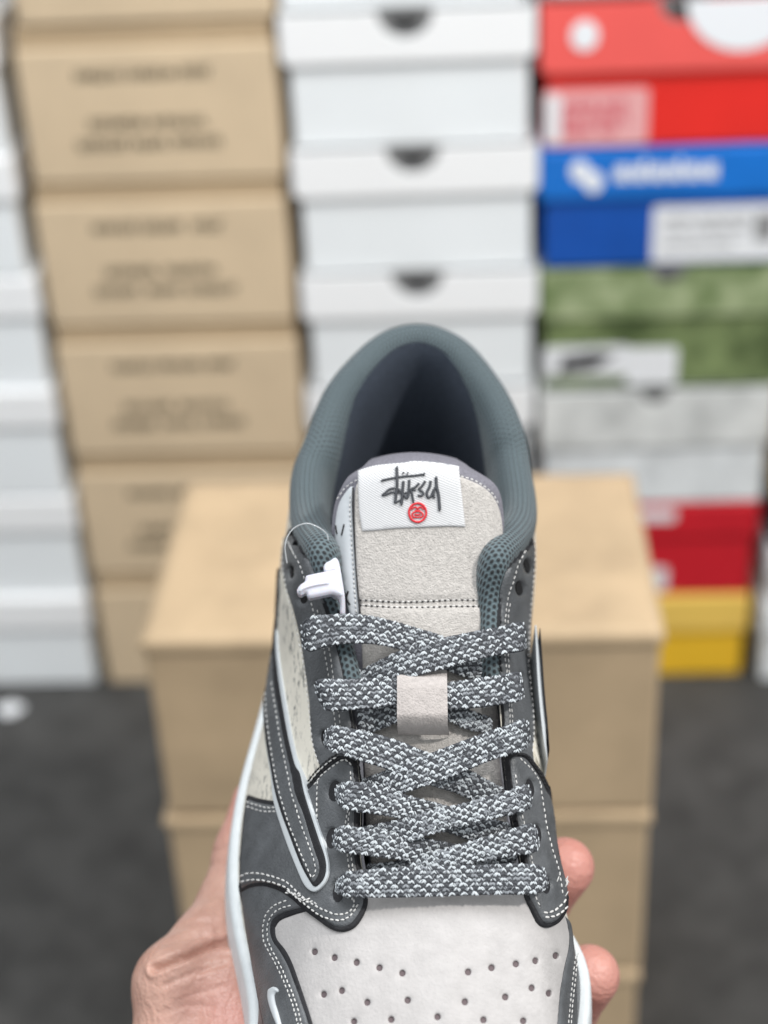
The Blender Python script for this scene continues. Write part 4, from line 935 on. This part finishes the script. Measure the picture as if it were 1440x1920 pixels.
# ------------------------------------------------------------------ laces
def lace(top, bot, lifts, wtaper=True, seed=1):
    z2 = lambda p: (480+p[0]/2.4, 1100+p[1]/2.4)
    rnd = random.Random(seed)
    n = len(top); tp = np.linspace(0, 1, n); 
    A = crom([z2(p) for p in top], 6); B = crom([z2(p) for p in bot], 6); Lf = np.interp(np.linspace(0, 1, len(A)), np.linspace(0, 1, len(lifts)), lifts)
    k = np.ones(7)/7; Lf = np.convolve(np.pad(Lf, 3, mode='edge'), k, mode='valid')
    mid = (A+B)/2; s = np.concatenate([[0], np.cumsum(np.linalg.norm(np.diff(mid, axis=0), axis=1))]); N_ = max(10, int(s[-1]/4)); tt = np.linspace(0, s[-1], N_)
    A = np.stack([np.interp(tt, s, A[:, i]) for i in (0, 1)], 1); B = np.stack([np.interp(tt, s, B[:, i]) for i in (0, 1)], 1); Lf = np.interp(tt, s, Lf)
    PA = np.array([hit_n(a[0], a[1], lambda l, x, d=d: nth(l)+d) for a, d in zip(A, Lf)]); PB = np.array([hit_n(b[0], b[1], lambda l, x, d=d: nth(l)+d) for b, d in zip(B, Lf)])
    TH = .00085
    prof = [(w, math.sqrt(max(0, 1-abs(2*w-1)**3.2))) for w in (0, .04, .14, .3, .5, .7, .86, .96, 1)]
    sect = [(w, h) for w, h in prof]+[(w, -h) for w, h in prof[-2:0:-1]]
    m = len(sect); V = []; Fc = []
    tang = np.gradient((PA+PB)/2, axis=0); tang /= np.linalg.norm(tang, axis=1, keepdims=True)
    nrm = np.cross(tang, PB-PA); nrm /= np.linalg.norm(nrm, axis=1, keepdims=True)
    if np.mean(nrm@TN) < 0: nrm = -nrm
    for i in range(N_):
        for w, h in sect: V.append(PA[i]*(1-w)+PB[i]*w+nrm[i]*h*TH*.72)
    for i in range(N_-1):
        for j in range(m): a = i*m; Fc.append((a+j, a+(j+1) % m, a+m+(j+1) % m, a+m+j))
    Fc += [list(range(m))[::-1], [(N_-1)*m+j for j in range(m)]]
    bag = Bag(); bag.add((V, Fc), 0)
    # braid: six rows of chevron clusters, silver and charcoal by turns, never quite even
    NR = 7; cell = 21.5; ncell = int(s[-1]/cell)+2; px = .474/F
    def at(t, w, side):
        i = min(max(t*(N_-1), 0), N_-1.001); a = int(i); f = i-a
        P = (PA[a]*(1-f)+PA[a+1]*f)*(1-w)+(PB[a]*(1-f)+PB[a+1]*f)*w; nn = nrm[a]; h = math.sqrt(max(0, 1-abs(2*min(max(w, 0), 1)-1)**3.2))
        return P+nn*side*(h*TH*.72), nn, a
    for side in (1, -1):
        for r in range(NR):
            for c in range(-1, ncell*2):
                light = (c % 2 == 0); u0 = (c*.5+.5*(r % 2))*cell+rnd.uniform(-.8, .8)
                if side < 0 and not light: continue
                tone = rnd.random(); mm = (1 if tone < .84 else 2) if light else (0 if tone < .74 else 2)
                big = rnd.uniform(.92, 1.16)
                # each cluster: a roof of two slanting strands with a third laid across the foot
                for du, dw, sx, sy, hl, rw in ((-4.3, .02, .62, -.78, 4.4, 1.4), (-1.6, .0, .62, -.78, 4.7, 1.45), (1.6, .0, .62, .78, 4.7, 1.45), (4.3, .02, .62, .78, 4.4, 1.4)):
                    t0 = (u0+du)/s[-1]
                    if not .003 < t0 < .997: continue
                    t0 += rnd.uniform(-1.1, 1.1)/s[-1]; w = (r+.5+dw+rnd.uniform(-.13, .13))/NR
                    P, nn, a = at(t0, w, side); across = PB[a]-PA[a]; across = across/np.linalg.norm(across)
                    d = tang[a]*sx+across*(sy+rnd.uniform(-.32, .32)); d /= np.linalg.norm(d)
                    en = nn*side+across*(2*w-1)*.9; en /= np.linalg.norm(en); rr = rw*px*rnd.uniform(.85, 1.2)*big
                    bag.add(capsule(P+en*rr*(.45 if light else .15), en, d, hl*px*big*rnd.uniform(.75, 1.15), rr, rr*.8, 6, 4), mm if rnd.random() < .86 else (2 if rnd.random() < .7 else 0))
    return mesh_obj('lace', bag.V, bag.F, [M['lace_dark'], M['lace_light'], M['lace_mid']], laces, midx=bag.M)
laces = None
lc_root = empty('laces', ORG); lc_root.parent = sneaker; lc_root.location = (0, 0, 0); laces = lc_root
OV = [-.001, .0035, .0048, .0050, .0050, .0046, .0036, .0016, -.0015, -.004]; UN = [-.001, .003, .0040, .0040, .0032, .0018, .0004, -.0012, -.002, -.003, -.004]
lace([(207, 175), (240, 135), (330, 124), (430, 122), (520, 132), (620, 155), (740, 190), (840, 222), (950, 290), (1050, 370)], [(215, 270), (245, 294), (320, 271), (420, 257), (520, 259), (600, 272), (700, 300), (800, 350), (900, 395), (1000, 418)], [-.002, .003, .0042, .0042, .0040, .003, .0012, .0004, -.002, -.004], seed=1)
lace([(1207, 170), (1185, 158), (1100, 180), (960, 205), (830, 232), (740, 255), (640, 290), (560, 330), (480, 370), (430, 390)], [(1214, 275), (1195, 292), (1110, 305), (1000, 328), (870, 364), (760, 394), (640, 425), (560, 446), (490, 466), (445, 480)], [-.002, .003, .0045, .0050, .0052, .0048, .002, -.001, -.004, -.006], seed=2)
lace([(268, 440), (285, 415), (400, 415), (520, 412), (640, 415), (760, 445), (870, 500), (960, 555), (1060, 590)], [(300, 535), (330, 560), (420, 557), (530, 547), (640, 535), (760, 560), (870, 605), (960, 645), (1060, 660)], [-.001, .0035, .0042, .0040, .0030, .001, -.0015, -.003, -.004], seed=3)
lace([(1188, 395), (1172, 382), (1090, 398), (1000, 412), (870, 430), (760, 452), (640, 495), (540, 530), (450, 560)], [(1204, 495), (1182, 516), (1110, 530), (1000, 545), (870, 553), (760, 570), (640, 610), (540, 650), (470, 680)], [-.001, .0035, .0042, .0040, .0036, .0022, -.0005, -.0028, -.004], seed=4)
lace([(316, 660), (345, 628), (400, 632), (480, 648), (560, 668), (660, 700), (770, 745), (870, 790), (970, 830), (1080, 890), (1110, 905)], [(308, 700), (330, 735), (400, 762), (480, 790), (560, 812), (650, 850), (740, 880), (820, 905), (900, 930), (1030, 985), (1080, 1000)], UN, seed=5)
lace([(1220, 612), (1200, 596), (1130, 622), (1000, 668), (880, 712), (770, 755), (680, 790), (600, 820), (520, 850), (480, 865)], [(1228, 705), (1200, 740), (1100, 768), (1000, 805), (900, 850), (780, 892), (680, 925), (600, 952), (540, 970), (500, 985)], OV, seed=6)
lace([(366, 900), (390, 880), (470, 880), (560, 898), (650, 930), (760, 958), (860, 985), (930, 1010), (1000, 1030), (1080, 1050), (1150, 1065)], [(364, 950), (385, 990), (430, 1010), (520, 1022), (600, 1035), (680, 1052), (780, 1085), (880, 1112), (960, 1140), (1060, 1165), (1130, 1180)], UN, seed=7)
lace([(1228, 903), (1205, 890), (1110, 928), (1000, 958), (900, 983), (800, 1005), (700, 1036), (600, 1056), (500, 1076), (470, 1082)], [(1238, 975), (1220, 1005), (1130, 1030), (1020, 1055), (900, 1084), (800, 1112), (720, 1135), (640, 1155), (540, 1180), (490, 1190)], OV, seed=8)
lace([(354, 1110), (385, 1078), (470, 1083), (560, 1095), (660, 1112), (770, 1132), (880, 1155), (980, 1180), (1100, 1205), (1180, 1215)], [(350, 1160), (375, 1190), (430, 1203), (520, 1212), (620, 1226), (700, 1240), (800, 1262), (900, 1285), (1000, 1305), (1100, 1320)], UN, seed=9)
lace([(1250, 1078), (1230, 1065), (1150, 1090), (1050, 1122), (950, 1150), (860, 1178), (760, 1208), (680, 1226), (600, 1240), (500, 1250)], [(1270, 1165), (1250, 1198), (1170, 1210), (1060, 1226), (950, 1250), (860, 1274), (760, 1305), (680, 1325), (600, 1340), (500, 1350)], [-.001, .0035, .0048, .0050, .0046, .004, .002, .000, -.0025, -.004], seed=10)
lace([(372, 1330), (395, 1290), (450, 1278), (600, 1265), (800, 1258), (1000, 1252), (1150, 1245), (1240, 1248), (1285, 1262), (1302, 1310)], [(362, 1370), (390, 1392), (450, 1398), (600, 1400), (800, 1395), (1000, 1388), (1150, 1386), (1240, 1385), (1288, 1372), (1308, 1345)], [-.001, .0035, .0052, .0062, .0068, .0068, .0062, .0052, .0035, -.001], seed=11)

# ------------------------------------------------------------------ white plastic security tag hanging on the left collar
ZT = lambda x, y: (480+x/5.143, 860+y/5.143)
tagS = Surf(np.array([[hit_n(x, y, lambda l, x_: nth(l)+.0048) for x in np.linspace(520, 690, 18)] for y in np.linspace(1000, 1190, 20)]))
if np.mean((tagS.Nn*(CAM-tagS.G)).sum(2)) < 0: tagS.Nn = -tagS.Nn; tagS.tn = tagS.Nn.reshape(-1, 3)
tag = empty('security_tag', tagS.hit(620, 1100)[0], label='small white plastic tag hooked on the left collar edge above the laces', cat='plastic tag')
panel('tag_bar', tagS, [ZT(*p) for p in [(480, 1128), (520, 1112), (700, 1075), (775, 1068), (800, 1130), (838, 1300), (800, 1318), (730, 1300), (640, 1316), (520, 1337), (494, 1320), (478, 1290), (432, 1312), (398, 1288), (396, 1255), (425, 1210), (468, 1178)]], .0022, M['tag'], M['tag'], tag, corners=(), grid=5, rnd=6, rdrop=.0009, base=-.0006, step=2.5)
panel('tag_rib', tagS, [ZT(*p) for p in [(412, 1262), (440, 1225), (540, 1196), (640, 1180), (725, 1196), (640, 1216), (540, 1236), (460, 1262), (425, 1285)]], .0032, M['tag'], M['tag'], tag, grid=4, rnd=5, rdrop=.0011, base=.0015, step=2.5)
panel('tag_strap', tagS, [ZT(*p) for p in [(652, 985), (690, 935), (735, 902), (770, 915), (800, 975), (815, 1060), (835, 1180), (858, 1340), (855, 1495), (812, 1495), (808, 1380), (785, 1330), (730, 1290), (745, 1180), (762, 1070), (665, 1080)]], .0012, M['tag'], M['tag'], tag, grid=5, rnd=5, rdrop=.0009, base=-.0030, step=2.5, fn=lambda x, y: -.004*max(0, (1075-y)/45)-.003*max(0, (y-1115)/40))
lp = crom([ZT(*p) for p in [(300, 1010), (286, 930), (280, 850), (300, 760), (350, 685), (420, 640), (500, 625), (580, 652), (650, 695), (690, 745), (700, 840), (705, 930)]], 6)
lift = np.interp(np.linspace(0, 1, len(lp)), [0, .2, .5, .8, 1], [.001, .004, .0065, .003, .001])
sb = Bag(); sb.add(tube([hit_n(p[0], p[1], lambda l, x, d=d: nth(l)+d) for p, d in zip(lp, lift)], .00019, 8))
mesh_obj('nylon_loop', sb.V, sb.F, M['nylon'], tag)
#@@HAND
# ================================================================== THE HAND
def skin_mat():
    m = mat('skin', (.575, .35, .275), .40, .22, 110, 0, color2=(.47, .265, .205), sss=.08, spec=.45)
    nt = m.node_tree; N = nt.nodes; Lk = nt.links; b = N['Principled BSDF']
    src = b.inputs['Base Color'].links[0].from_socket
    at_ = N.new('ShaderNodeVertexColor'); at_.layer_name = 'flush'
    mx = N.new('ShaderNodeMix'); mx.data_type = 'RGBA'; Lk.new(at_.outputs['Color'], mx.inputs['Factor']); Lk.new(src, mx.inputs['A']); mx.inputs['B'].default_value = (.60, .24, .205, 1)
    Lk.new(mx.outputs['Result'], b.inputs['Base Color'])
    tc = N.new('ShaderNodeTexCoord'); mp = N.new('ShaderNodeMapping'); mp.inputs['Scale'].default_value = (1, 1, 1)
    v = N.new('ShaderNodeTexVoronoi'); v.feature = 'DISTANCE_TO_EDGE'; v.inputs['Scale'].default_value = 700
    n = N.new('ShaderNodeTexNoise'); n.inputs['Scale'].default_value = 260; n.inputs['Detail'].default_value = 6
    w = N.new('ShaderNodeTexWave'); w.inputs['Scale'].default_value = 130; w.inputs['Distortion'].default_value = 9; w.inputs['Detail'].default_value = 3; w.inputs['Detail Scale'].default_value = 1.6
    mp.inputs['Rotation'].default_value = (.2, .9, .5); Lk.new(tc.outputs['Object'], mp.inputs['Vector'])
    Lk.new(tc.outputs['Object'], v.inputs['Vector']); Lk.new(tc.outputs['Object'], n.inputs['Vector']); Lk.new(mp.outputs['Vector'], w.inputs['Vector'])
    a = N.new('ShaderNodeMath'); a.operation = 'MULTIPLY_ADD'; a.inputs[1].default_value = .5; Lk.new(v.outputs['Distance'], a.inputs[0]); Lk.new(n.outputs['Fac'], a.inputs[2])
    a2 = N.new('ShaderNodeMath'); a2.operation = 'MULTIPLY_ADD'; a2.inputs[1].default_value = .35; Lk.new(w.outputs['Fac'], a2.inputs[0]); Lk.new(a.outputs[0], a2.inputs[2])
    bp = N.new('ShaderNodeBump'); bp.inputs['Strength'].default_value = .65; bp.inputs['Distance'].default_value = .0006
    Lk.new(a2.outputs[0], bp.inputs['Height']); Lk.new(bp.outputs['Normal'], b.inputs['Normal'])
    return m
def nd(px, py, z, r): return (np.array([(px-720)/F*z, -(py-960)/F*z, z]), r)
thumb = [nd(484, 1505, .556, .0092), nd(462, 1600, .548, .0107), nd(436, 1700, .536, .0115), nd(395, 1775, .520, .0126), nd(337, 1848, .506, .0144), nd(341, 1960, .500, .0150), nd(372, 2110, .512, .018), nd(470, 2330, .53, .024)]
thenar = [nd(425, 1862, .506, .0152), nd(440, 1985, .497, .018), nd(500, 2150, .515, .024)]
index = [nd(1059, 1626, .524, .0098), nd(1010, 1690, .538, .0098), nd(900, 1770, .541, .0102), nd(740, 1850, .532, .0115), nd(600, 2060, .526, .015)]
middle = [nd(1105, 1829, .514, .0099), nd(1062, 1890, .530, .0100), nd(940, 1950, .533, .0104), nd(780, 1985, .524, .0118), nd(640, 2130, .522, .015)]
ring_f = [nd(1105, 2030, .500, .0094), nd(1060, 2080, .514, .0095), nd(950, 2110, .518, .010), nd(800, 2120, .514, .0115), nd(680, 2220, .518, .015)]
pinky = [nd(1060, 2190, .494, .0082), nd(1010, 2230, .506, .0083), nd(920, 2250, .511, .0088), nd(800, 2255, .510, .0105), nd(700, 2320, .516, .015)]
palm = [nd(520, 1960, .524, .013), nd(650, 2000, .527, .014), nd(700, 2180, .522, .016), nd(560, 2330, .53, .022), nd(540, 2500, .54, .025), nd(560, 2760, .56, .028)]
st = .0009
allp = [thumb, thenar, index, middle, ring_f, pinky, palm]
pts_ = np.array([n_[0] for c_ in allp for n_ in c_]); lo_ = pts_.min(0)-.032; hi_ = pts_.max(0)+.032
# the wrist runs far out of the frame: stop the fine grid a little below it
lo_[1] = max(lo_[1], -.300)
nx_, ny_, nz_ = [int(v) for v in np.ceil((hi_-lo_)/st)]
gx, gy, gz = [lo_[i]+st*np.arange(n_) for i, n_ in enumerate((nx_, ny_, nz_))]
Fd = np.full((nx_, ny_, nz_), .05, np.float32)
def cone_field(a, ra, b, rb):
    """distance to a tapered limb segment, written into the part of the grid round it"""
    r = max(ra, rb)+.016; l = np.minimum(a, b)-r; h = np.maximum(a, b)+r
    s = [slice(max(0, int((l[i]-lo_[i])/st)), max(0, min(n_, int((h[i]-lo_[i])/st)+2))) for i, n_ in enumerate((nx_, ny_, nz_))]
    X_, Y_, Z_ = np.meshgrid(gx[s[0]], gy[s[1]], gz[s[2]], indexing='ij', sparse=True)
    ab = b-a; L2 = ab@ab
    t = np.clip(((X_-a[0])*ab[0]+(Y_-a[1])*ab[1]+(Z_-a[2])*ab[2])/L2, 0, 1)
    d = np.sqrt((X_-a[0]-t*ab[0])**2+(Y_-a[1]-t*ab[1])**2+(Z_-a[2]-t*ab[2])**2)-(ra+(rb-ra)*t)
    return s, d.astype(np.float32)
def smin(a, b, k):
    h = np.clip(.5+.5*(b-a)/k, 0, 1); return b+(a-b)*h-k*h*(1-h)
for ch, kk in ((thumb, .006), (index, .005), (middle, .005), (ring_f, .005), (pinky, .005), (palm, .010), (thenar, .0035)):
    Fc_ = np.full_like(Fd, .05)
    for (a, ra), (b, rb) in zip(ch[:-1], ch[1:]):
        if max(a[1], b[1]) < lo_[1]-.03: continue
        s, d = cone_field(a, ra, b, rb)
        if d.size: Fc_[tuple(s)] = smin(Fc_[tuple(s)], d, .004)
    Fd = smin(Fd, Fc_, kk)
Fd[:, 0, :] = np.maximum(Fd[:, 0, :], .001)
def surface_net(Fd):
    S = Fd < 0; nx, ny, nz = Fd.shape
    cnt = np.zeros((nx-1, ny-1, nz-1), np.int8)
    for dx in (0, 1):
        for dy in (0, 1):
            for dz in (0, 1): cnt += S[dx:nx-1+dx, dy:ny-1+dy, dz:nz-1+dz]
    act = (cnt > 0) & (cnt < 8); I = np.argwhere(act); idx = -np.ones(act.shape, np.int64); idx[act] = np.arange(len(I))
    acc = np.zeros((len(I), 3)); w = np.zeros(len(I))
    cor = [(dx, dy, dz) for dx in (0, 1) for dy in (0, 1) for dz in (0, 1)]
    for a in cor:
        for b in cor:
            if sum(abs(a[i]-b[i]) for i in range(3)) != 1 or a > b: continue
            fa = Fd[I[:, 0]+a[0], I[:, 1]+a[1], I[:, 2]+a[2]]; fb = Fd[I[:, 0]+b[0], I[:, 1]+b[1], I[:, 2]+b[2]]
            m = (fa < 0) != (fb < 0); t = np.where(m, fa/np.where(m, fa-fb, 1), 0)
            acc += np.where(m[:, None], np.array(a)+t[:, None]*(np.array(b)-np.array(a)), 0); w += m
    V = I+acc/w[:, None]; Fq = []
    for ax in range(3):
        sl = [slice(0, -1)]*3; A = S[:-1] if ax == 0 else (S[:, :-1] if ax == 1 else S[:, :, :-1]); B = S[1:] if ax == 0 else (S[:, 1:] if ax == 1 else S[:, :, 1:])
        E = np.argwhere(A != B); o1, o2 = [(1, 2), (2, 0), (0, 1)][ax]
        E = E[(E[:, o1] > 0) & (E[:, o2] > 0) & (E[:, o1] < Fd.shape[o1]-1) & (E[:, o2] < Fd.shape[o2]-1)]
        fl = A[E[:, 0], E[:, 1], E[:, 2]]
        e1 = np.zeros(3, int); e1[o1] = 1; e2 = np.zeros(3, int); e2[o2] = 1
        q = np.stack([idx[tuple((E-e1-e2).T)], idx[tuple((E-e2).T)], idx[tuple(E.T)], idx[tuple((E-e1).T)]], 1)
        q[~fl] = q[~fl][:, ::-1]; Fq.append(q)
    return V, np.vstack(Fq)
Vh, Fh = surface_net(Fd); Vh = lo_+Vh*st
ed = np.vstack([Fh[:, [0, 1]], Fh[:, [1, 2]], Fh[:, [2, 3]], Fh[:, [3, 0]]])
for it in range(4):
    sm = np.zeros_like(Vh); cn = np.zeros(len(Vh))
    np.add.at(sm, ed[:, 0], Vh[ed[:, 1]]); np.add.at(cn, ed[:, 0], 1); np.add.at(sm, ed[:, 1], Vh[ed[:, 0]]); np.add.at(cn, ed[:, 1], 1)
    Vh = Vh*.4+.6*sm/cn[:, None]
# skin folds over the thumb joint: shallow grooves pressed along the view-facing side
fn_ = np.cross(Vh[Fh[:, 2]]-Vh[Fh[:, 0]], Vh[Fh[:, 3]]-Vh[Fh[:, 1]]); vn = np.zeros_like(Vh)
for k in range(4): np.add.at(vn, Fh[:, k], fn_)
vn /= np.linalg.norm(vn, axis=1, keepdims=True)+1e-12
hp = np.stack([720+F*Vh[:, 0]/Vh[:, 2], 960-F*Vh[:, 1]/Vh[:, 2]], 1)
front = (vn[:, 2] < -.05)
def groove(line, depth, width, ridge=.3):
    L_ = crom(line, 6); d = np.full(len(Vh), 1e9); m = front & (hp[:, 0] < 480)
    P = hp[m]; dd = np.full(len(P), 1e9)
    for a, b in zip(L_[:-1], L_[1:]):
        ab = b-a; t = np.clip(((P-a)@ab)/(ab@ab+1e-9), 0, 1); dd = np.minimum(dd, np.linalg.norm(P-(a+t[:, None]*ab), axis=1))
    g = -depth*np.exp(-(dd/width)**2)+ridge*depth*np.exp(-((dd-2.2*width)/width)**2)
    Vh[m] += vn[m]*g[:, None]
groove([(440, 1772), (420, 1768), (394, 1774), (360, 1789), (322, 1804), (290, 1816)], .0024, 6)
groove([(420, 1806), (394, 1815), (349, 1830), (307, 1849)], .0006, 5)
groove([(300, 1772), (330, 1764), (362, 1759), (390, 1757)], .0005, 5); groove([(330, 1740), (365, 1730), (400, 1728)], .0003, 5)
groove([(369, 1609), (397, 1596), (430, 1590)], .0004, 5); groove([(362, 1632), (395, 1622), (428, 1618)], .0003, 5)
groove([(330, 1880), (370, 1862), (420, 1850)], .0003, 5); groove([(300, 1900), (350, 1885), (400, 1890)], .0003, 5)
groove([(405, 1700), (410, 1735), (405, 1765)], .0003, 6); groove([(425, 1690), (424, 1740)], .0003, 6)
Wh = CAM+Vh[:, :1]*CR-Vh[:, 1:2]*0*CU+Vh[:, 1:2]*CU+Vh[:, 2:3]*CF
hroot = CAM+nd(650, 2000, .527, 0)[0] @ np.stack([CR, CU, CF])
M['skin'] = skin_mat()
hand = empty('person', hroot, label='left hand holding the sneaker from underneath, thumb on the left side', cat='person')
ho = mesh_obj('hand', Wh, Fh.tolist(), M['skin'], hand)
fl = np.zeros(len(Vh))
for c_, s_f, g_ in ((index[0][0], .020, .85), (middle[0][0], .020, .75), (ring_f[0][0], .02, .8), (pinky[0][0], .018, .8), (thumb[0][0], .020, .6), (nd(430, 1900, .48, 0)[0], .016, .65), (nd(428, 1720, .5, 0)[0], .012, .35)):
    fl = np.maximum(fl, g_*np.exp(-(np.linalg.norm(Vh-c_, axis=1)/s_f)**2))
ca = ho.data.color_attributes.new('flush', 'FLOAT_COLOR', 'POINT')
ca.data.foreach_set('color', np.stack([fl, fl, fl, np.ones_like(fl)], 1).astype(np.float32).ravel())
